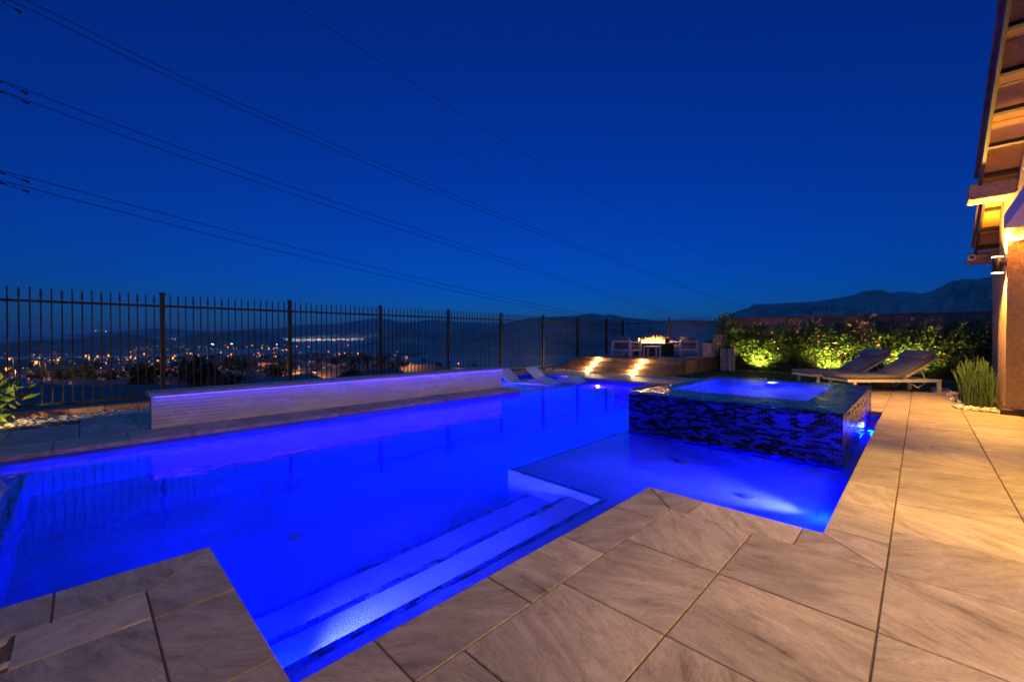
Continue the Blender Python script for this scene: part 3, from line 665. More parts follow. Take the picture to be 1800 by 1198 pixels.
# ================================================================== SUN LOUNGERS
def sun_lounger(loc, rz, label):
    r = empty('sun_lounger', loc, rz, label, 'sun lounger', 'grey cushioned sun loungers'); Lg, Wd = 2.02, .72
    for y0 in (0, Wd - .045): MB().box((.02, y0, .245), (Lg, y0 + .045, .305), .004).build('side_rail', WHITEMETAL, r)
    for x0 in (.02, Lg - .05): MB().box((x0, .046, .25), (x0 + .05, Wd - .046, .30), .004).build('end_rail', WHITEMETAL, r)
    for x0 in (.16, Lg - .06):
        for y0 in (.002, Wd - .047): MB().box((x0, y0, 0), (x0 + .055, y0 + .045, .244), .003).build('leg', WHITEMETAL, r)
    m_ = MB().box((-.02, .03, .306), (1.30, Wd - .03, .395), .03).build('seat_cushion', GREYFABRIC, r, True)
    for x0 in (.42, .86): MB().box((x0, .035, .392), (x0 + .008, Wd - .035, .3975)).build('seam', TRIMDARK, m_)
    M = Matrix.Translation((1.24, 0, .33)) @ Matrix.Rotation(R(-31), 4, 'Y')
    MB().box((0, .03, -.03), (.84, .07, .012), .004, M).build('back_frame', WHITEMETAL, r); MB().box((0, Wd - .07, -.03), (.84, Wd - .03, .012), .004, M).build('back_frame', WHITEMETAL, r)
    bk = MB().box((.0, .03, .014), (.86, Wd - .03, .10), .03, M).build('back_cushion', GREYFABRIC, r, True)
    MB().box((.40, .035, .096), (.408, Wd - .035, .1015), 0, M).build('seam', TRIMDARK, bk)
    MB().box((.60, .02, .095), (.885, Wd - .02, .17), .033, M).build('head_pillow', GREYFABRIC, r, True)
    for y0 in (.09, Wd - .12): MB().tube([(1.62, y0, .60), (1.78, y0, .24), (1.60, y0, .12), (1.46, y0, .20)], .011, 6).build('support_strut', WHITEMETAL, r)
    return r
LA = R(44.2)
sun_lounger((-1.11, 11.33, -.012), LA, 'front grey sun lounger with white frame, nearer the spa corner')
sun_lounger((-1.88, 12.28, -.012), LA, 'rear grey sun lounger with white frame, closer to the hedge')
dr = empty('drum_stool', (-.62, 13.05, -.012), .3, 'round wooden drum stool between the two sun loungers', 'stool')
MB().lathe([(.13, 0), (.17, .06), (.19, .18), (.185, .30), (.155, .37)], 18).build('body', TEAK, dr, True)
MB().lathe([(.165, .37), (.17, .38), (.17, .40), (.0, .405)], 18).build('top', TEAK, dr, True)

# ================================================================== LEDGE LOUNGERS IN THE WATER
def ledge_lounger(loc, rz, label):
    r = empty('ledge_lounger', loc, rz, label, 'pool lounger', 'white in-pool loungers')
    W_ = .66; n = 28
    def prof(s):            # s from head 0 to foot 1 -> x, z
        K = [(0, .58), (.10, .51), (.33, .31), (.47, .19), (.60, .15), (.78, .15), (.98, .22), (1.18, .33), (1.36, .37), (1.55, .33), (1.72, .24), (1.80, .19)]
        f = s * (len(K) - 1); i = min(int(f), len(K) - 2); t_ = f - i
        p0, p1, p2, p3 = K[max(i - 1, 0)], K[i], K[i + 1], K[min(i + 2, len(K) - 1)]
        return [.5 * (2 * p1[k] + (p2[k] - p0[k]) * t_ + (2 * p0[k] - 5 * p1[k] + 4 * p2[k] - p3[k]) * t_ ** 2 + (3 * p1[k] - p0[k] - 3 * p2[k] + p3[k]) * t_ ** 3) for k in (0, 1)]
    P = [prof(i / n) for i in range(n + 1)]; b = MB(); vs = []; fs = []
    for i, (x, z) in enumerate(P): vs += [(x, 0, z), (x, W_, z), (x + .012, W_, z - .05), (x + .012, 0, z - .05)]
    for i in range(n): fs += [(i * 4 + k, i * 4 + (k + 1) % 4, (i + 1) * 4 + (k + 1) % 4, (i + 1) * 4 + k) for k in range(4)]
    fs += [(0, 3, 2, 1), (n * 4, n * 4 + 1, n * 4 + 2, n * 4 + 3)]
    b.add(vs, fs).build('shell', RESIN, r, False)
    for y0 in (.03, W_ - .07):
        q = MB()
        for (x, z), (x2, z2) in zip(P[8:-1:2], P[10::2]): q.add([(x, y0, 0), (x, y0 + .04, 0), (x, y0 + .04, z - .05), (x, y0, z - .05), (x2, y0, 0), (x2, y0 + .04, 0), (x2, y0 + .04, z2 - .05), (x2, y0, z2 - .05)], [(0, 3, 7, 4), (1, 5, 6, 2), (0, 1, 2, 3), (4, 7, 6, 5)])
        q.build('side_rib', RESIN, r)
    return r
ledge_lounger((-8.93, 8.48, -.33), R(9.5), 'white in-pool lounger nearest the stone wall')
ledge_lounger((-8.66, 9.46, -.33), R(9.5), 'white in-pool lounger nearer the timber steps')

# ================================================================== PLANTING
def leaf_cloud(points, size, m, squash=1.0, names='foliage', parent=None, mats=None, seed=1, flat=.5, mixp=None):
    """many small folded leaves at the given points"""
    rg = np.random.default_rng(seed); P = np.asarray(points, float); n = len(P)
    a = rg.uniform(0, 2 * np.pi, n); t = np.arccos(rg.uniform(-1, 1, n)); d = np.stack([np.sin(t) * np.cos(a), np.sin(t) * np.sin(a), np.cos(t) * flat + .15], 1); d /= np.linalg.norm(d, axis=1)[:, None]
    up = rg.normal(size=(n, 3)); s = np.cross(d, up); s /= np.linalg.norm(s, axis=1)[:, None]; nrm = np.cross(s, d)
    L = (size * rg.uniform(.65, 1.35, n))[:, None]; W_ = L * .30 * squash
    V = np.stack([P, P + d * L * .5 + s * W_ + nrm * L * .06, P + d * L, P + d * L * .5 - s * W_ + nrm * L * .06], 1).reshape(-1, 3)
    me = bpy.data.meshes.new(names); me.vertices.add(4 * n); me.vertices.foreach_set('co', V.ravel())
    F = (np.arange(n)[:, None] * 4 + np.array([0, 1, 2, 0, 2, 3])[None]).ravel(); me.loops.add(6 * n); me.loops.foreach_set('vertex_index', F.astype(np.int32))
    me.polygons.add(2 * n); me.polygons.foreach_set('loop_start', (np.arange(2 * n) * 3).astype(np.int32)); 
    for x in (mats or [m]): me.materials.append(x)
    if mats: me.polygons.foreach_set('material_index', np.repeat(rg.choice(len(mats), n, p=mixp), 2).astype(np.int32))
    me.update(calc_edges=True); me.validate()
    if parent == 'mesh': return me
    return inst(names, me, parent)
def shrub_points(w_, d_, h, n, seed):
    """clumps of leaves over a branching body, thin at the edges"""
    rg = np.random.default_rng(seed); out = []
    nc = max(30, int(n / 26))
    for i in range(nc):
        a = rg.uniform(0, 6.283); rr = rg.uniform(.15, 1) ** .5; zz = rg.uniform(.04, 1.0); prof = (.80 + .2 * math.sin(zz * 3.1)) * (1 - .45 * max(0, zz - .75) / .25)
        c = np.array([math.cos(a) * rr * w_ * .5 * prof, math.sin(a) * rr * d_ * .5 * prof, zz * h * (1 + .10 * rg.normal())]); k = int(n / nc); out.append(c + rg.normal(size=(k, 3)) * np.array([.085, .085, .075]))
    P = np.concatenate(out); P[:, 2] = np.clip(P[:, 2], .02, None); return P
HX = [-4.95, -4.2, -3.35, -2.5, -1.7, -.85, 0, .8, 1.55]
HLAB = ['leafy hedge shrub at the dark end beside the planters', 'hedge shrub glowing above the spotlight closest to the planters', 'hedge shrub just right of the first lit one', 'hedge shrub midway along, in half shade', 'brightest hedge shrub, behind the rear sun lounger', 'hedge shrub behind the rear lounger pillow', 'hedge shrub lit beside the front lounger backrest', 'dark hedge shrub beyond the front sun lounger', 'dark hedge shrub nearest the house wall']
for i, x in enumerate(HX):
    h = (1.38, 1.44, 1.46, 1.54, 1.52, 1.58, 1.56, 1.50, 1.54)[i]
    sr = empty('hedge_shrub', (x, 16.98 + rnd.uniform(-.05, .05), -.05), 0, HLAB[i], 'shrub', 'hedge along the block wall')
    leaf_cloud(shrub_points(1.12, .86, h, 4200, 30 + i), .075, LEAF, 1, 'foliage', sr, [LEAF, LEAFRED], 60 + i, .5, [.90, .10])
    b = MB()
    for k in range(8):
        a = k * .8 + i; b.tube([(.05 * math.cos(a), .05 * math.sin(a), 0), (.16 * math.cos(a), .13 * math.sin(a), h * .4), (.34 * math.cos(a + .3), .26 * math.sin(a + .3), h * .86)], [.014, .010, .004], 5)
    b.build('stems', BARK, sr)
# tall loose shrub behind the planters
sr = empty('shrub', (-5.25, 17.0, -.05), 0, 'tall loose dark shrub rising behind the wooden planters', 'shrub')
leaf_cloud(shrub_points(.95, .7, 2.05, 2600, 5), .075, LEAF, 1, 'foliage', sr, None, 6); MB().tube([(0, 0, 0), (.05, .02, 1.0), (.12, 0, 1.9)], [.025, .015, .005], 6).build('stem', BARK, sr)
# garden spotlights that graze the hedge
def spotlight(loc, label, power, aim=(0, .45, 1), col=(1.0, .66, .12), cone=R(100)):
    r = empty('garden_spotlight', loc, 0, label, 'spotlight'); d = Vector(aim).normalized(); q = d.to_track_quat('Z', 'Y').to_matrix().to_4x4(); q.translation = Vector((0, 0, .12))
    MB().tube([(0, 0, -.05), (0, 0, .12)], .008, 6).build('stake', BLACKMETAL, r)
    b = MB().lathe([(.018, -.05), (.03, -.04), (.034, .04), (.036, .06), (.030, .06), (.028, .045)], 14); b.v = [tuple(q @ Vector(v)) for v in b.v]; b.build('housing', BLACKMETAL, r, True)
    b = MB().lathe([(.028, .046), (.02, .05), (.001, .051)], 14); b.v = [tuple(q @ Vector(v)) for v in b.v]; b.build('lens', LENSWARM, r, True)
    lamp('spot_lamp', 'SPOT', Vector((0, 0, .12)) + d * .08, power, col, r, .02, d, cone, .9); return r
spotlight((-4.05, 16.34, -.03), 'small garden spotlight at the hedge foot beside the planters', 560, (0, .55, 1), (1.0, .66, .15), R(140))
spotlight((-2.05, 16.34, -.03), 'small garden spotlight at the hedge foot behind the rear lounger', 560, (0, .55, 1), (1.0, .66, .15), R(140))
spotlight((-.25, 16.34, -.03), 'small garden spotlight at the hedge foot behind the front lounger', 560, (0, .55, 1), (1.0, .66, .15), R(140))
spotlight((-9.35, 11.72, -.03), 'small garden spotlight in the pebbles beside the fence post', 5, (-.3, .2, 1))
# horsetail reeds by the house corner
rg = random.Random(4)
rd = empty('horsetail_reeds', (.80, 10.95, -.02), 0, 'clump of upright green horsetail reeds at the foot of the house', 'reeds')
b = MB()
for i in range(250):
    x, y = rg.uniform(-.26, .10), rg.uniform(-.65, .85); h = rg.uniform(.40, .80) * (1.1 if rg.random() < .15 else 1); lx, ly = rg.gauss(-.02, .06), rg.gauss(-.02, .06); r_ = rg.uniform(.006, .0115)
    pts = [(x + lx * t_ * t_, y + ly * t_ * t_, h * t_) for t_ in (0, .25, .5, .75, 1)]; b.tube(pts, [r_, r_, r_ * .95, r_ * .9, r_ * .5], 5)
    for t_ in (.2, .4, .6, .8): p = Vector((x + lx * t_ * t_, y + ly * t_ * t_, h * t_)); b.tube([p - Vector((0, 0, .005)), p + Vector((0, 0, .005))], r_ * 1.3, 5)
b.build('stems', REED, rd, kind='stuff')
# strap-leaved plant at the left edge, lit from below
lp = empty('strap_leaf_plant', (-9.12, -1.02, -.05), 0, 'bushy plant with long yellow-green leaves at the left picture edge', 'plant')
pts = []
rg = np.random.default_rng(3)
leaf_cloud(np.array([0, 0, .42]) + rg.normal(size=(420, 3)) * np.array([.20, .17, .24]), .17, STRAP, .55, 'foliage', lp, None, 9, .8)
MB().tube([(0, 0, 0), (.02, .03, .5), (.0, .05, .95)], [.03, .022, .01], 6).build('stem', BARK, lp)
spotlight((-8.42, -1.05, .0), 'small garden spotlight in the pebbles below the strap-leaved plant', 60, (-1, .25, .28), (1.0, .68, .25), R(150))

# --- pebbles
def pebbles(name, spots, label, seed, rmin=.018, rmax=.042):
    """spots: (x0,x1,y0,y1,count,z)"""
    r = random.Random(seed); b = MB()
    g = (1 + 5 ** .5) / 2; ico = [Vector(v).normalized() for v in ((-1, g, 0), (1, g, 0), (-1, -g, 0), (1, -g, 0), (0, -1, g), (0, 1, g), (0, -1, -g), (0, 1, -g), (g, 0, -1), (g, 0, 1), (-g, 0, -1), (-g, 0, 1))]
    fc = [(0, 11, 5), (0, 5, 1), (0, 1, 7), (0, 7, 10), (0, 10, 11), (1, 5, 9), (5, 11, 4), (11, 10, 2), (10, 7, 6), (7, 1, 8), (3, 9, 4), (3, 4, 2), (3, 2, 6), (3, 6, 8), (3, 8, 9), (4, 9, 5), (2, 4, 11), (6, 2, 10), (8, 6, 7), (9, 8, 1)]
    for x0, x1, y0, y1, n, z in spots:
        for i in range(n):
            rr = r.uniform(rmin, rmax); M = Matrix.Translation((r.uniform(x0, x1), r.uniform(y0, y1), z + rr * r.uniform(.2, .8))) @ Matrix.Rotation(r.uniform(0, 6.3), 4, 'Z') @ Matrix.Rotation(r.uniform(-.5, .5), 4, 'X') @ Matrix.Diagonal((rr * r.uniform(1, 1.6), rr * r.uniform(.8, 1.1), rr * r.uniform(.55, .8), 1))
            b.add([M @ v for v in ico], fc)
    o = b.build(name, GRAVEL, None, True); return tag(o, label, 'pebbles', kind='stuff')
pebbles('river_pebbles', [(-9.6, -8.32, -3.4, -.03, 2600, -.05), (-9.6, -8.87, -.03, .9, 500, -.05), (-9.6, -8.87, .9, 6.9, 900, -.05)], 'pale river pebbles filling the bed below the long iron fence', 1)
pebbles('river_pebbles', [(-9.6, -9.28, 7, 12.3, 700, -.05), (-9.6, -9.0, 10.9, 12.3, 260, -.0)], 'pale river pebbles between the fence and the tanning shelf', 2)
pebbles('river_pebbles', [(.42, .62, 10.1, 13.0, 230, 0), (.62, .93, 9.98, 10.45, 150, 0), (.2, .5, 12.6, 14.2, 200, -.03)], 'white pebbles round the horsetail reeds', 3, .018, .04)
pebbles('river_pebbles', [(-2.61, -2.35, -.62, -.20, 330, -.03)], 'pale pebbles in the small opening of the near terrace corner', 4, .012, .028)
pebbles('river_pebbles', [(-4.9, 1.0, 16.25, 16.75, 1500, -.04)], 'brown pebbles in the bed along the hedge', 5, .012, .03)

# ================================================================== HOUSE
house = empty('house', (.95, 9.95, 0), 0, 'tan stucco house with lit eaves and clay tile roof', 'house'); HB = (.95, 9.95, 0)
def hp(b, name, m, smooth=False, parent=None): return rel(b.build(name, m, parent or house, smooth), HB) if parent is None else b.build(name, m, parent, smooth)
hp(MB().box((.95, 9.95, -.02), (6, 10.85, 4.3)), 'corner_wall', STUCCO)
hp(MB().box((1.08, 10.852, -.02), (6, 13.3, 3.3)), 'rear_wall', STUCCO)
hp(MB().box((.90, 9.90, -.02), (1.6, 10.9, .09), .012), 'wall_base', TRIMDARK)
hp(MB().box((.95, -6, 2.66), (1.2, 9.948, 7.5)), 'gable_wall', STUCCO)
hp(MB().box((2.35, -4, -.02), (2.6, 9.948, 2.5)), 'patio_wall', STUCCO)
pc = hp(MB().box((.71, -5, 2.50), (3.2, 7.75, 2.659)), 'patio_cover', STUCCO_FINE)
CORBEL = mat('rough_corbel', (.30, .22, .16), .95, .3, 18, 1.0, 55)
SLOPE = .42
def rake(y_end, z_end, x0, x1, length, thick, nraft, tiles_from, tag_):
    """sloping roof edge seen from below: slab, soffit, lookout rafters, barge board and tile ends"""
    ux = Vector((0, -1, SLOPE)).normalized(); nz = Vector((0, SLOPE, 1)).normalized(); o = Vector((x0, y_end, z_end))
    M = Matrix((( 1, ux.x, nz.x), (0, ux.y, nz.y), (0, ux.z, nz.z))).to_4x4(); M.translation = o
    def bx(a, b, name, m, bev=0): return hp(MB().box(a, b, bev, M), name, m)
    rf = bx((.02, 0, .03), (x1 - x0 + 2.5, length, .11), 'roof_slab', TRIMDARK)
    bx((-.01, -.02, -.07), (.025, length, .12), 'barge_board', TRIMDARK)
    yq = .0
    for k in range(int(length / .6)): bx((.03, k * .6 + .006, .012), (x1 - x0, k * .6 + .594, .028), 'soffit_panel', SOFFIT)
    for k in range(nraft): bx((.03, .18 + k * .6, -.05), (x1 - x0, .225 + k * .6, .010), 'rafter', TRIMDARK)
    k = 0; s = 0
    while s < length:
        bx((-.05, s - .03, .115 + .012), (.13, s + .30, .155), 'roof_tile', ROOFTILE, .012); bx((.135, s - .03, .112), (.40, s + .30, .145), 'roof_tile', ROOFTILE, .012); s += .27
    return M
rake(9.14, 3.42, .60, .95, 6.5, .1, 9, 0, 'near'); rake(12.0, 2.82, .74, 1.08, 3.0, .1, 5, 0, 'far')
hp(MB().box((.50, 9.06, 3.20), (.949, 9.50, 3.42), .02, Matrix.Translation((0, 0, 0))), 'eave_corbel', CORBEL)
hp(MB().box((.66, 12.0, 2.62), (1.079, 12.35, 2.82), .015), 'eave_corbel', CORBEL)
scm = empty('security_camera', (.70, 11.95, 2.72), 0, 'small white round security camera on the far eave end', 'camera')
MB().tube([(0, .05, 0), (0, -.05, 0)], .055, 14).build('body', WHITEMETAL, scm); MB().tube([(0, -.051, 0), (0, -.06, 0)], .032, 12).build('lens', BLACKMETAL, scm)
# up-and-down wall lights
SCL = emit('sconce_lens', (1.0, .72, .30), 22, False); GOLD = (1.0, .48, .08)
def sconce(loc, label, down, up, upaim, upcone):
    wl = empty('wall_sconce', loc, 0, label, 'wall light')
    MB().lathe([(.058, -.12), (.062, -.118), (.062, .118), (.058, .12)], 20).build('body', BLACKMETAL, wl, True)
    MB().lathe([(.064, -.128), (.064, -.121), (.0, -.1205)], 20).build('light_lens', SCL, wl, True); MB().lathe([(.0, .1205), (.064, .121), (.064, .128)], 20).build('light_lens', SCL, wl, True)
    MB().box((.05, -.03, -.03), (.09, .03, .03)).build('bracket', BLACKMETAL, wl)
    if down: lamp('sconce_lamp', 'SPOT', (-.01, 0, -.15), down, GOLD, wl, .03, (-.10, -.03, -1), R(125), .7)
    if up: lamp('sconce_lamp', 'SPOT', (-.01, 0, .15), up, GOLD, wl, .03, upaim, upcone, .6)
sconce((.86, 10.02, 2.325), 'dark cylindrical wall light shining up and down the house corner', 800, 1100, (-.05, -.25, 1), R(165))
sconce((.86, 7.15, 2.90), 'dark cylindrical wall light under the gable above the patio cover', 10, 55, (-.10, 1.7, 1), R(62))
# recessed lights in the patio cover
for i, (x, y, p_) in enumerate(((1.0, 4.9, 470), (1.35, 2.8, 560), (1.5, -.4, 160), (1.5, -3.2, 90), (1.75, 6.6, 200))):
    dl = empty('patio_downlight', (x, y, 2.498), 0, 'recessed round light in the patio cover, number %s from the far end' % ('first', 'second', 'third', 'fourth', 'fifth')[i], 'downlight')
    MB().lathe([(.085, 0), (.085, -.008), (.07, -.012), (.065, -.002)], 20).build('ring', WHITEMETAL, dl, True); MB().lathe([(.064, -.0035), (.0, -.004)], 20).build('lens', LENSWARM, dl)
    lamp('down_lamp', 'SPOT', (0, 0, -.03), p_, ((1, .56, .06) if i == 0 else (1, .55, .20) if i == 4 else (1.0, .62, .33)), dl, .06, ((-.18, -.05, -1) if i == 0 else (0, .8, -1) if i == 4 else (-.75, .35, -1)), R(70) if i == 0 else R(150), .6 if i == 0 else 1)

# ================================================================== VALLEY
BX0, BX1, BY0, BY1 = -9.97, 12, -12, 18.4
def edge_dist(az):            # az: direction (x, y) unit; distance from the camera foot to the yard boundary
    x, y = az; t = 1e9
    if x < -1e-6: t = min(t, BX0 / x)
    if x > 1e-6: t = min(t, BX1 / x)
    if y < -1e-6: t = min(t, BY0 / y)
    if y > 1e-6: t = min(t, BY1 / y)
    return t
DT = [(0, -.35), (2, -1.4), (6, -3.2), (15, -5.6), (30, -7.6), (60, -10), (110, -13), (190, -17), (300, -20.5), (500, -25.5), (900, -32), (2000, -44), (4500, -58), (5200, -52), (6500, -18), (9000, 20), (40000, 20)]
def ground_z(x, y):
    r = math.hypot(x, y)
    if r < 1e-6: return 0
    d = max(0, r - edge_dist((x / r, y / r))); i = 0
    while i < len(DT) - 2 and DT[i + 1][0] < d: i += 1
    t = min(1, (math.log(d + 3) - math.log(DT[i][0] + 3)) / (math.log(DT[i + 1][0] + 3) - math.log(DT[i][0] + 3)))
    return DT[i][1] + (DT[i + 1][1] - DT[i][1]) * t
V = []; F = []; NA = 240; DR = [0, .6, 2, 4, 6, 10, 15, 22, 30, 45, 60, 85, 110, 150, 190, 240, 300, 400, 500, 700, 900, 1400, 2000, 3000, 4500, 5200, 6500, 9000, 16000, 40000]
for i in range(NA):
    a = 2 * math.pi * i / NA; dx, dy = math.cos(a), math.sin(a); r0 = edge_dist((dx, dy))
    for d in DR: x, y = dx * (r0 + d), dy * (r0 + d); V.append((x, y, ground_z(x, y) + (rnd.uniform(-.04, .04) * min(d, 60) * .15 if d > 3 else 0)))
n = len(DR)
for i in range(NA):
    for j in range(n - 1): k = (i + 1) % NA; F.append((i * n + j, i * n + j + 1, k * n + j + 1, k * n + j))
gm = bpy.data.materials.new('desert_ground'); gm.use_nodes = True; _n = gm.node_tree; _b = _n.nodes['Principled BSDF']; _b.inputs['Roughness'].default_value = 1; _b.inputs['Specular IOR Level'].default_value = .1
_tc = _n.nodes.new('ShaderNodeTexCoord'); _a = _n.nodes.new('ShaderNodeTexNoise'); _a.inputs['Scale'].default_value = .02; _a.inputs['Detail'].default_value = 9; _a.inputs['Roughness'].default_value = .65
_c = _n.nodes.new('ShaderNodeValToRGB'); _c.color_ramp.elements[0].position = .35; _c.color_ramp.elements[0].color = (.30, .27, .24, 1); _c.color_ramp.elements[1].position = .65; _c.color_ramp.elements[1].color = (.52, .47, .42, 1)
_n.links.new(_tc.outputs['Object'], _a.inputs['Vector']); _n.links.new(_a.outputs['Fac'], _c.inputs[0]); _n.links.new(_c.outputs[0], _b.inputs['Base Color'])
o = bpy.data.objects.new('valley_terrain', mesh('valley_terrain', V, F, gm, True)); link(o); tag(o, kind='structure')

def hillmat(name, lo, hi, sc_):
    m = bpy.data.materials.new(name); m.use_nodes = True; n_ = m.node_tree; b = n_.nodes['Principled BSDF']; b.inputs['Roughness'].default_value = 1; b.inputs['Specular IOR Level'].default_value = .05
    tc = n_.nodes.new('ShaderNodeTexCoord'); a = n_.nodes.new('ShaderNodeTexNoise'); a.inputs['Scale'].default_value = sc_; a.inputs['Detail'].default_value = 10; a.inputs['Roughness'].default_value = .7
    c = n_.nodes.new('ShaderNodeValToRGB'); c.color_ramp.elements[0].position = .38; c.color_ramp.elements[0].color = (*lo, 1); c.color_ramp.elements[1].position = .62; c.color_ramp.elements[1].color = (*hi, 1)
    n_.links.new(tc.outputs['Object'], a.inputs['Vector']); n_.links.new(a.outputs['Fac'], c.inputs[0]); n_.links.new(c.outputs[0], b.inputs['Base Color']); return m
def hill(name, sky_, r, front, back, m, rough=.12, foot=None, seed=0):
    """a ridge whose skyline has the surveyed profile, sloping to its foot on both sides with gullies"""
    rg = np.random.default_rng(seed); us = [p[0] for p in sky_]; u = np.linspace(us[0], us[-1], 130); v = np.interp(u, us, [p[1] for p in sky_]); V = []; F = []
    T = [-1, -.8, -.62, -.46, -.32, -.2, -.1, -.04, 0, .15, .5, 1]; n = len(T)
    ph = rg.uniform(0, 6.28, 8)
    for i in range(len(u)):
        p = far_point(u[i], v[i], r); az = (p.x / r, p.y / r); jag = sum(math.sin(u[i] * w_ + ph[k]) / (k + 1.5) for k, w_ in enumerate((.05, .09, .17, .31, .55)))
        for t in T:
            rr = r + (t * front if t < 0 else t * back) + jag * r * .012 * (1 - abs(t)); x, y = az[0] * rr, az[1] * rr; g = ground_z(x, y) - 3
            f = max(0, 1 - abs(t)); s_ = f ** 1.35
            gul = 1 + rough * (math.sin(u[i] * .16 + ph[1] + t * 5) + .7 * math.sin(u[i] * .37 + ph[2] - t * 8) + .5 * math.sin(u[i] * .8 + ph[3] + t * 13)) * f * (1 - f) * 2.0
            V.append((x, y, g + (p.z - g) * s_ * gul))
    for i in range(len(u) - 1):
        for j in range(n - 1): F.append((i * n + j, (i + 1) * n + j, (i + 1) * n + j + 1, i * n + j + 1))
    o = bpy.data.objects.new(name, mesh(name, V, F, m, True)); link(o); return tag(o, kind='structure')
H1 = hillmat('scrub_hill', (.15, .13, .10), (.30, .27, .22), .02); H2 = hillmat('bare_mountain', (.22, .19, .16), (.46, .41, .36), .008); H3 = hillmat('far_range', (.16, .15, .14), (.28, .26, .24), .001)
hill('hills_far', [(-700, 584), (-400, 590), (-150, 586), (0, 594), (60, 591), (115, 588), (170, 584), (225, 581), (285, 576), (330, 580), (375, 582), (430, 580), (450, 576), (470, 576), (485, 580), (509, 572), (545, 570), (590, 569), (640, 562), (669, 558), (690, 563), (720, 566), (760, 561), (800, 565), (880, 567), (960, 566), (1050, 572), (1200, 570), (1300, 575), (1500, 580)], 12000, 3800, 3000, H3, .10, seed=1)
hill('hills_scrub', [(-300, 604), (-120, 602), (0, 601), (40, 599), (80, 597), (120, 596), (165, 590), (210, 587), (240, 588), (275, 594), (305, 598), (340, 603), (370, 608)], 1700, 650, 600, H1, .1, seed=2)
hill('hills_scrub', [(290, 603), (325, 590), (360, 584), (400, 583), (430, 582), (455, 583), (470, 585), (490, 592), (510, 600), (530, 606)], 2600, 900, 700, H1, .1, seed=3)
hill('hills_bare', [(610, 606), (640, 599), (670, 585), (690, 573), (705, 570), (722, 571), (740, 580), (760, 586), (790, 582), (820, 580), (850, 578), (880, 572), (900, 565), (935, 558), (970, 557), (1000, 556), (1020, 553), (1040, 549), (1060, 554), (1075, 552), (1095, 557), (1150, 563), (1200, 562), (1265, 565), (1330, 566), (1420, 572)], 1250, 560, 600, H2, .1, seed=4)
hill('mountain_bare', [(1225, 575), (1250, 565), (1275, 555), (1300, 545), (1320, 539), (1326, 534), (1350, 534), (1400, 532), (1440, 528), (1470, 524), (1500, 519), (1515, 513), (1530, 511), (1548, 508), (1565, 514), (1580, 511), (1600, 514), (1620, 517), (1640, 511), (1665, 497), (1690, 489), (1720, 490), (1745, 487), (1800, 470), (1900, 465), (2050, 480), (2300, 520)], 1500, 800, 700, H2, .16, seed=5)

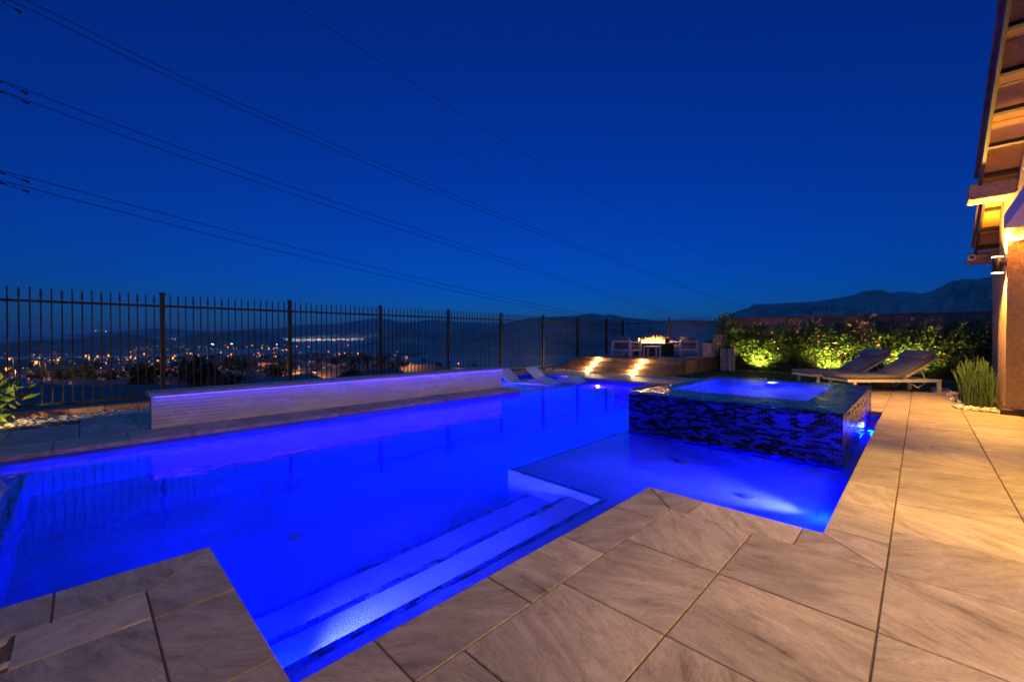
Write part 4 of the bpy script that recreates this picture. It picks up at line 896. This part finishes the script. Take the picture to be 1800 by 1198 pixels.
# --- houses of the town below
HWALL = [mat('town_stucco_%d' % i, c, .9, .12, .4) for i, c in enumerate(((.50, .40, .33), (.55, .47, .40), (.44, .36, .30), (.60, .54, .48)))]
HROOF = [mat('town_roof_%d' % i, c, .9, .3, 1.2, .5, 9, stretch=(1, 6, 1)) for i, c in enumerate(((.17, .11, .09), (.15, .12, .11), (.20, .15, .125)))]
DARKGLASS = mat('dark_window', (.02, .022, .03), .1, .2); TRIMW = mat('white_trim', (.62, .6, .58), .7, .05)
LITWIN = emit('lit_window', (1.0, .62, .25), 1.3, False)
def place(u, r): p = far_point(u, 590, r); return p.x, p.y
def town_house(u, r, rz, wd, dp, wh, rh, label, group=None, detail=2, hip=False, zoff=0, wi=None, ri=None, lit=0, kind='town_house'):
    x, y = place(u, r); z = ground_z(x, y) + zoff; o = empty(kind, (x, y, z), rz, label, 'house', group)
    wm, rm = HWALL[wi if wi is not None else rnd.randrange(4)], HROOF[ri if ri is not None else rnd.randrange(3)]; hx_, hy_ = wd / 2, dp / 2
    b = MB().box((-hx_, -hy_, -2.5), (hx_, hy_, wh))
    if not hip: b.add([(-hx_, -hy_, wh), (-hx_, hy_, wh), (-hx_, 0, wh + rh)], [(0, 2, 1)]); b.add([(hx_, -hy_, wh), (hx_, hy_, wh), (hx_, 0, wh + rh)], [(0, 1, 2)])
    b.build('wall', wm, o)
    ov = .45; q = MB(); k = hx_ * .55 if hip else -ov
    rz0 = wh - rh * ov / hy_ + .04; A = [(-hx_ - ov, -hy_ - ov, rz0), (hx_ + ov, -hy_ - ov, rz0), (hx_ + ov, hy_ + ov, rz0), (-hx_ - ov, hy_ + ov, rz0), (-hx_ + k, 0, wh + rh + .04), (hx_ - k, 0, wh + rh + .04)]
    if not hip: A[4] = (-hx_ - ov, 0, wh + rh + .04); A[5] = (hx_ + ov, 0, wh + rh + .04)
    B = [(a, b_, c - .18) for a, b_, c in A]
    q.add(A + B, [(0, 1, 5, 4), (2, 3, 4, 5), (1, 2, 5), (3, 0, 4), (7, 6, 10, 11), (9, 8, 11, 10), (8, 7, 11), (6, 9, 10), (0, 6, 7, 1), (2, 8, 9, 3), (1, 7, 8, 2), (3, 9, 6, 0)] if hip else
          [(0, 1, 5, 4), (2, 3, 4, 5), (7, 6, 10, 11), (9, 8, 11, 10), (0, 6, 7, 1), (2, 8, 9, 3), (1, 7, 11, 5), (5, 11, 8, 2), (3, 9, 10, 4), (4, 10, 6, 0)])
    rf = q.build('roof', rm, o)
    if detail >= 1:
        MB().box((-hx_ * .5, hy_ * .2, wh + rh * .4), (-hx_ * .5 + .7, hy_ * .2 + .6, wh + rh + .5)).build('chimney', wm, rf)
        for sgn in (-1, 1):
            for kx in (-.6, -.05, .5):
                zz = 1.0; f = MB().box((kx * hx_ - .65, sgn * (hy_ + .02) - .03, zz), (kx * hx_ + .65, sgn * (hy_ + .02) + .03, zz + 1.2)).build('window', TRIMW, o)
                MB().box((kx * hx_ - .57, sgn * (hy_ + .06) - .01, zz + .08), (kx * hx_ + .57, sgn * (hy_ + .06) + .01, zz + 1.12)).build('pane', LITWIN if rnd.random() < lit else DARKGLASS, f)
        for sgn in (-1, 1): f = MB().box((sgn * (hx_ + .02) - .03, -.7, 1.0), (sgn * (hx_ + .02) + .03, .7, 2.2)).build('window', TRIMW, o); MB().box((sgn * (hx_ + .06) - .01, -.62, 1.08), (sgn * (hx_ + .06) + .01, .62, 2.12)).build('pane', LITWIN if rnd.random() < lit else DARKGLASS, f)
    return o
BAY = ((285, 'left of the first fence post'), (509, 'between the first and second fence posts'), (669, 'between the second and third fence posts'), (788, 'between the third and fourth fence posts'), (9999, 'beyond the fourth fence post'))
ROW = ((120, 'nearest row'), (155, 'second row'), (190, 'third row'), (235, 'fourth row'), (300, 'fifth row'), (365, 'sixth row'), (440, 'seventh row'), (525, 'eighth row'), (620, 'ninth row'), (99999, 'farthest row'))
def where(u, r): return '%s, %s of the valley' % ([b for k, b in BAY if u < k][0], [b for k, b in ROW if r < k][0])
FACE = YAW                                     # rotation that shows a house's long side to the terrace
town_house(150, 40, FACE + R(12), 22, 15, 2.6, 2.7, 'broad dark tiled roof just below the fence, seen between the pickets', None, 1, True, .2, 2, 1)
town_house(205, 26, FACE + R(96), 9, 8.5, 1.4, 1.75, 'low gabled roof directly below the fence left of the stone wall', None, 1, False, .2, 0, 1)
town_house(20, 25, FACE + R(20), 8, 7, 1.7, 1.4, 'small pale gabled house below the fence at the left edge', None, 1, False, -.2, 3, 0)
town_house(322, 122, FACE + R(95), 15, 14, 3.2, 2.6, 'pink lit stucco gable facing the terrace above the wall end', None, 2, False, 0, 1, 0, .0)
town_house(430, 100, FACE + R(-25), 17, 12, 3, 2.6, 'dark gabled house in front of the palm, left of the second post', None, 2, False, 0, 2, 1)
town_house(497, 92, FACE + R(80), 15, 13, 2.8, 2.3, 'tan gabled house just left of the second fence post', None, 2, False, 0, 0, 2)
town_house(545, 150, FACE + R(85), 14, 13, 3.2, 2.6, 'white trimmed gable right of the second fence post', None, 2, False, 0, 3, 1)
town_house(600, 118, FACE + R(10), 20, 13, 3, 2.7, 'long low house behind the glowing street lamp', None, 2, True, 0, 1, 2)
town_house(655, 105, FACE + R(60), 15, 12, 3, 2.5, 'tan house with a lit wall left of the third fence post', None, 2, False, 0, 1, 0)
town_house(742, 150, FACE + R(-15), 22, 13, 3.2, 2.9, 'long pinkish house beside the lamp beyond the stone wall', None, 2, True, 0, 0, 2, .1)
town_house(795, 125, FACE + R(20), 19, 13, 2.8, 2.3, 'dark hip roofed house at the edge of the empty lot', None, 2, True, 0, 2, 1)
town_house(865, 118, FACE + R(-5), 22, 13, 2.6, 2.3, 'last dark hip roofed house before the bare slope', None, 2, True, 0, 2, 1)
for i, (u, r) in enumerate(((25, 110), (60, 150), (105, 120), (75, 88), (160, 95), (215, 130), (255, 165), (380, 165), (355, 205), (440, 210), (285, 200), (475, 160), (585, 205), (640, 170), (700, 205), (660, 240))):
    hp_ = i % 2 == 0; town_house(u, r, FACE + R(rnd.choice([0, 90, 8, 98, -10])), rnd.uniform(13, 18), rnd.uniform(10, 13), 3.1, rnd.uniform(2.1, 2.8), ('hip' if hp_ else 'gable') + ' roofed house ' + where(u, r), 'houses in the near streets of the valley', 1, hp_, 0, None, None, .12)
NEARU = []
for ring, r in enumerate((270, 330, 400, 480, 570, 680)):
    u = rnd.uniform(-20, 20)
    while u < (700 if r < 500 else 760):
        hp_ = rnd.random() < .5; wi_ = rnd.randrange(4); town_house(u, r * rnd.uniform(.96, 1.04), FACE + R(rnd.choice([0, 90, 12, -15])), rnd.uniform(13, 19), rnd.uniform(10, 13), 3.4, rnd.uniform(2.2, 2.9), ('pale ' if wi_ in (1, 3) else 'tan ') + ('hip' if hp_ else 'gable') + ' roofed house ' + where(u, r), 'distant houses of the valley', 0, hp_, 0, wi_, None); u += 24 * FPX / r * rnd.uniform(.75, 1.5)

# --- trees and palms of the town
def tree_mesh(seed, n=420):
    rg = np.random.default_rng(seed); out = []
    for i in range(16): c = rg.normal(size=3); c /= np.linalg.norm(c); c *= rg.uniform(.2, 1) * np.array([2.3, 2.3, 1.7]); out.append(c + np.array([0, 0, 4.0]) + rg.normal(size=(n // 16, 3)) * .62)
    return leaf_cloud(np.concatenate(out), .75, LEAFDARK, 1.6, 'crown', 'mesh', None, seed, .6)
TREES = [tree_mesh(s) for s in (1, 2, 3)]
b = MB().tube([(0, 0, -1), (.05, 0, 1.2), (-.1, .1, 2.6), (.2, 0, 4.2)], [.22, .17, .12, .05], 6); b.tube([(-.05, .05, 2.2), (-.8, .4, 3.6)], [.08, .03], 5); b.tube([(-.05, .05, 2.4), (.7, -.5, 3.8)], [.08, .03], 5); TRUNK = mesh('trunk', b.v, b.f, BARK)
def town_tree(u, r, s, label, group=None):
    x, y = place(u, r); o = empty('tree', (x, y, ground_z(x, y)), rnd.uniform(0, 6), label, 'tree', group); o.scale = (s, s, s * rnd.uniform(.85, 1.15)); inst('crown', rnd.choice(TREES), o); inst('trunk', TRUNK, o)
for u, r, s, lab in ((265, 118, 1.35, 'round dark tree left of the pink gable house'), (345, 104, 1.5, 'broad dark tree in front of the pink gable house'), (405, 98, 1.1, 'dark bushy tree above the low wall left of the second post'), (410, 180, 1.5, 'large dark tree beside the row of street lamps'), (770, 160, 1.1, 'dark tree behind the long pinkish house'), (620, 98, 1.0, 'dark tree above the stone wall under the tan lit house'), (710, 190, 1.4, 'wide dark tree at the edge of the empty lot')): town_tree(u, r, s, lab)
for i in range(46):
    r = rnd.choice([140, 175, 215, 260, 320, 380, 450, 540]); u = rnd.uniform(0, 690); sz_ = rnd.uniform(.8, 1.4); town_tree(u, r, sz_, ('small' if sz_ < 1 else 'tall' if sz_ > 1.2 else 'middling') + ' dark tree ' + where(u, r), 'trees among the valley houses')
pal = []
fr = MB()
for i in range(22):
    a = i * 2.4; el = rnd.uniform(-.5, .9); L = 1.9
    P = [Vector((math.cos(a) * L * t_, math.sin(a) * L * t_, math.sin(el) * L * t_ - 1.1 * t_ * t_)) + Vector((0, 0, 8)) for t_ in (0, .3, .6, .85, 1)]; s_ = Vector((-math.sin(a), math.cos(a), 0))
    for k in range(4): w0, w1 = (.05, .3, .34, .2, .02)[k], (.05, .3, .34, .2, .02)[k + 1]; fr.add([P[k] - s_ * w0 - Vector((0, 0, w0 * .5)), P[k], P[k] + s_ * w0 - Vector((0, 0, w0 * .5)), P[k + 1] + s_ * w1 - Vector((0, 0, w1 * .5)), P[k + 1], P[k + 1] - s_ * w1 - Vector((0, 0, w1 * .5))], [(0, 1, 4, 5), (1, 2, 3, 4)])
PALMC = mesh('crown', fr.v, fr.f, LEAFDARK); b = MB().tube([(0, 0, -1), (.1, 0, 3), (.05, .05, 6), (0, 0, 8.05)], [.26, .2, .17, .2], 7); PALMT = mesh('trunk', b.v, b.f, BARK)
for u, r, s in ((427, 112, 1.0), (622, 112, 1.05), (645, 108, 1.1), (667, 104, .95), (560, 210, 1), (700, 230, 1), (745, 225, .9), (395, 225, 1), (240, 210, 1), (330, 270, 1), (835, 165, .7), (480, 250, 1)):
    x, y = place(u, r); o = empty('palm_tree', (x, y, ground_z(x, y)), rnd.uniform(0, 6), 'slim palm tree ' + where(u, r), 'palm tree', 'palms among the valley houses'); o.scale = (s, s, s); inst('crown', PALMC, o); inst('trunk', PALMT, o)

# --- street lamps with sodium light
SOD = emit('sodium_globe', (1.0, .26, .03), 3.2, False); SODW = emit('white_globe', (1.0, .78, .5), 120, False); MERC = emit('mercury_globe', (.45, .85, 1.0), 9, False)
b = MB().tube([(0, 0, -.5), (0, 0, 6.2)], [.09, .06], 6); b.tube([(0, 0, 6.2), (.5, 0, 6.5), (1.3, 0, 6.55)], .04, 5); LPOLE = mesh('pole', b.v, b.f, BLACKMETAL)
b = MB().box((.95, -.14, 6.47), (1.55, .14, 6.62), .03); LHEAD = mesh('lamp_head', b.v, b.f, BLACKMETAL)
def globe(m): b = MB().lathe([(.02, -.42), (.16, -.32), (.22, -.16), (.15, 0)], 8, (1.25, 0, 6.46)); return mesh('lamp_globe', b.v, b.f, m, True)
GL = {'s': globe(SOD), 'w': globe(SODW), 'm': globe(MERC)}
def street_lamp(u, v, r, k, label, group=None, light=0, s=1.0):
    p = far_point(u, v, r); g = ground_z(p.x, p.y); sc_ = max(.5, (p.z - g) / 6.3); sc_ = min(sc_, 2.2); o = empty('street_lamp', (p.x, p.y, p.z - 6.3 * sc_ ), rnd.uniform(0, 6.3), label, 'street lamp', group); o.scale = (s, s, sc_)
    inst('pole', LPOLE, o); inst('lamp_head', LHEAD, o); inst('lamp_globe', GL[k], o)
    if light: lamp('street_light', 'POINT', (1.25, 0, 5.9), light, (1, .45, .12), o, .3)
for u, v, r, lab in ((547, 655, 112, 'glowing orange street lamp nearest the stone wall, right of the second post'), (504, 637, 142, 'orange street lamp just left of the second fence post'), (714, 627, 150, 'orange street lamp above the long pinkish house'), (810, 638, 128, 'orange street lamp beside the empty lot'), (283, 632, 158, 'orange street lamp beside the first fence post'), (295, 629, 170, 'orange street lamp just right of the first fence post'), (28, 648, 100, 'reddish street lamp low at the left edge of the valley'), (631, 621, 200, 'orange street lamp above the palms'), (80, 636, 125, 'orange street lamp over the yellow lit house front')):
    street_lamp(u, v, r, 's', lab, None, 1500 if r < 200 else 2600)
for u, v, r in ((23, 630, 190), (97, 632, 165), (157, 625, 230), (176, 626, 225), (187, 625, 240), (187, 629, 215), (222, 628, 220), (234, 629, 215), (249, 622, 280), (328, 620, 280), (339, 621, 285), (337, 626, 240), (349, 622, 270), (313, 625, 250), (393, 619, 310), (410, 622, 280), (407, 625, 255), (439, 616, 380), (451, 623, 270), (459, 620, 300), (463, 623, 275), (465, 611, 430), (470, 612, 420), (476, 612, 440), (483, 611, 450), (480, 626, 240), (497, 615, 390), (506, 614, 400), (523, 619, 320), (524, 608, 520), (538, 609, 500), (576, 618, 320), (601, 620, 300), (606, 606, 560), (612, 606, 570), (592, 622, 270), (406, 610, 470), (448, 607, 560), (70, 636, 150), (100, 622, 270)): street_lamp(u, v, r, 's', 'small orange street lamp ' + where(u, r), 'street lamps of the far valley', 1600 if r < 300 else 0, r / 230)
for u, v, r in ((374, 604, 700), (372, 605, 705), (402, 604, 720), (405, 604, 722), (440, 605, 700), (443, 605, 705), (484, 605, 720)): street_lamp(u, v, r, 'm', 'bluish white floodlight mast ' + where(u, r), 'floodlights at the edge of the town', 0, 2.4)
# --- lights of the far city: points nobody could count
def dots(name, items, label):
    b = MB()
    for (p, s, mi) in items: b.cur = mi; b.add([p + Vector(d) * s for d in ((1, 0, 0), (-1, 0, 0), (0, 1, 0), (0, -1, 0), (0, 0, 1), (0, 0, -1))], [(0, 2, 4), (2, 1, 4), (1, 3, 4), (3, 0, 4), (2, 0, 5), (1, 2, 5), (3, 1, 5), (0, 3, 5)])
    o = b.build(name, [CITYW, CITYO, CITYC], None); return tag(o, label, 'city lights', kind='stuff')
CITYW = emit('city_white', (1.0, .74, .36), 5, False); CITYO = emit('city_orange', (1.0, .42, .10), 7, False); CITYC = emit('city_cyan', (.25, .75, 1.0), 5, False)
it = []
rg = np.random.default_rng(8)
for i in range(330): u = rg.uniform(500, 640); v = 598.5 - 1.5 * rg.random() + rg.normal() * .9 - (u - 500) * .012; r = rg.uniform(3600, 4600); it.append((far_point(u, v, r), rg.uniform(.8, 2.2), int(rg.choice([0, 0, 1, 2]))))
for i in range(260): u = rg.uniform(490, 672); v = 596 - rg.random() * (2 + 8 * (u - 470) / 200) - (u - 500) * .012; r = rg.uniform(4600, 6300); it.append((far_point(u, v, r), rg.uniform(.5, 1.5), int(rg.choice([0, 1, 2, 2, 2]))))
for i in range(90): u = rg.uniform(230, 520); v = rg.uniform(606, 616); r = rg.uniform(700, 1000); it.append((far_point(u, v, r), rg.uniform(.1, .3), int(rg.choice([0, 1, 2]))))
for u, v in ((168, 581), (178, 579), (186, 582), (302, 595), (308, 596), (313, 594)): it.append((far_point(u, v, 1650), .8, 0))
for i in range(90): u = rg.uniform(0, 330); v = rg.uniform(618, 640); it.append((far_point(u, v, rg.uniform(150, 420)), rg.uniform(.03, .09), int(rg.choice([0, 1, 1, 2]))))
for i in range(330):
    u, r = rg.uniform(-10, 720), 120 * 7 ** rg.random(); x, y = place(u, r); it.append((Vector((x, y, ground_z(x, y) + rg.uniform(2, 6))), r * rg.uniform(.0002, .00055), int(rg.choice([0, 1, 1, 1, 2]))))
dots('city_lights', it, 'countless tiny lights of the distant city across the valley')

# ================================================================== POWER LINES
def crom(pts, n=10):
    out = []
    for i in range(len(pts) - 1):
        p0, p1, p2, p3 = pts[max(i - 1, 0)], pts[i], pts[i + 1], pts[min(i + 2, len(pts) - 1)]
        for k in range(n): t = k / n; out.append(.5 * ((2 * p1) + (p2 - p0) * t + (2 * p0 - 5 * p1 + 4 * p2 - p3) * t * t + (3 * p1 - p0 - 3 * p2 + p3) * t ** 3))
    return out + [pts[-1]]
def wire(samples, d0, label, rad=.02, pts_out=None, end=(1500, 620)):
    """a cable in one vertical plane, from d0 metres away at the left edge to a far pylon"""
    A = far_point(0, 590, d0); B = far_point(1480, 590, 780); P = []
    for u, v in samples:
        d = ray(u, v); ex, ey = B.x - A.x, B.y - A.y; den = d[0] * ey - d[1] * ex; k = (A.x * ey - A.y * ex) / den; P.append(Vector((d[0] * k, d[1] * k, CAM_H + d[2] * k)))
    P = crom(P, 8); o = MB().tube(P, rad, 5).build('power_line', WIRE); o.location = (0, 0, 0)
    return tag(o, label, 'power line'), P
WL = [([(-120, -95), (0, -21), (45, 0), (450, 194), (900, 385), (1100, 463), (1306, 537), (1420, 573)], 62, 'upper cable of the topmost power line pair'),
      ([(-120, -80), (0, -6), (45, 14), (450, 204), (900, 392), (1100, 468), (1306, 540), (1420, 575)], 62.4, 'lower cable of the topmost power line pair'),
      ([(-120, 95), (0, 141), (450, 307), (900, 459), (1100, 524), (1220, 559), (1330, 585)], 66, 'upper cable of the middle power line pair'),
      ([(-120, 113), (0, 159), (450, 320), (900, 466), (1100, 529), (1200, 557), (1330, 588)], 66.4, 'lower cable of the middle power line pair'),
      ([(-120, 268), (0, 299), (450, 418), (770, 497), (900, 526), (1010, 549), (1130, 572)], 70, 'upper cable of the lowest power line pair'),
      ([(-120, 286), (0, 317), (450, 432), (770, 505), (900, 533), (1000, 553), (1130, 577)], 70.4, 'lower cable of the lowest power line pair'),
      ([(480, -20), (507, 0), (660, 103), (900, 257), (1100, 376), (1250, 457), (1390, 524), (1440, 546)], 58, 'single thin cable highest in the sky')]
for smp, d0, lab in WL:
    o, P = wire(smp, d0, lab, (.04 if 'single' not in lab else .034))
wire([(200, -60), (290, 0), (500, 110), (700, 208), (900, 318), (1100, 420), (1250, 486), (1360, 530)], 58, 'faint cable between the topmost pair and the single one', .016)
# vibration dampers hanging on the cables near the left edge
for k, (u, v) in enumerate(((8, 2), (20, 148), (23, 166), (25, 307), (25, 325))):
    d0 = (62.4, 66, 66.4, 70, 70.4)[k]; A = far_point(0, 590, d0); B = far_point(1480, 590, 780); d = ray(u, v); ex, ey = B.x - A.x, B.y - A.y; kk = (A.x * ey - A.y * ex) / (d[0] * ey - d[1] * ex); p = Vector((d[0] * kk, d[1] * kk, CAM_H + d[2] * kk)); dirn = Vector((ex, ey, -.25 * math.hypot(ex, ey))).normalized()
    o = empty('cable_damper', p, 0, 'dumbbell damper on the %s at the left edge' % ('topmost power line pair', 'upper cable of the middle pair', 'lower cable of the middle pair', 'upper cable of the lowest pair', 'lower cable of the lowest pair')[k], 'damper')
    MB().tube([dirn * -.9 + Vector((0, 0, -.25)), dirn * .9 + Vector((0, 0, -.25))], .03, 5).build('bar', WIRE, o); MB().tube([(0, 0, 0), (0, 0, -.27)], .04, 5).build('clamp', WIRE, o)
    for sgn in (-1, 1): MB().tube([dirn * sgn * .6 + Vector((0, 0, -.25)), dirn * sgn * 1.1 + Vector((0, 0, -.25))], [.09, .14], 7).build('weight', WIRE, o)
# two far pylons
PYL = mat('galvanised_pylon', (.55, .55, .55), .6, .05)
for u, v0, v1, lab, r in ((1457, 536, 556, 'pale T-shaped pylon at the foot of the mountain, nearer the fence', 520), (1536, 539, 556, 'pale cross-armed pylon at the foot of the mountain, nearer the house', 560)):
    p = far_point(u, v1 + 10, r); q = far_point(u, v0, r); h = q.z - p.z; o = empty('power_pylon', p, YAW, lab, 'pylon')
    MB().tube([(-.5, 0, 0), (-.35, 0, h)], [.28, .2], 5).build('mast', PYL, o); MB().tube([(.5, 0, 0), (.35, 0, h)], [.28, .2], 5).build('mast', PYL, o)
    for z, l in (((h * .98, 9),) if u < 1500 else ((h * .97, 6), (h * .6, 7))): MB().box((-l, -.12, z - .12), (l, .12, z + .12)).build('crossarm', PYL, o)

# ================================================================== AIR
HZ = 1
if HZ:
    hm = bpy.data.materials.new('haze'); hm.use_nodes = True; n_ = hm.node_tree; n_.nodes.remove(n_.nodes['Principled BSDF'])
    pv = n_.nodes.new('ShaderNodeVolumePrincipled'); pv.inputs['Color'].default_value = (.95, .95, .95, 1); pv.inputs['Density'].default_value = 5e-5; pv.inputs['Anisotropy'].default_value = .5
    n_.links.new(pv.outputs[0], n_.nodes['Material Output'].inputs['Volume'])
    o = MB().box((-45000, -45000, -90), (45000, 45000, 640)).build('haze', hm); tag(o, kind='stuff')
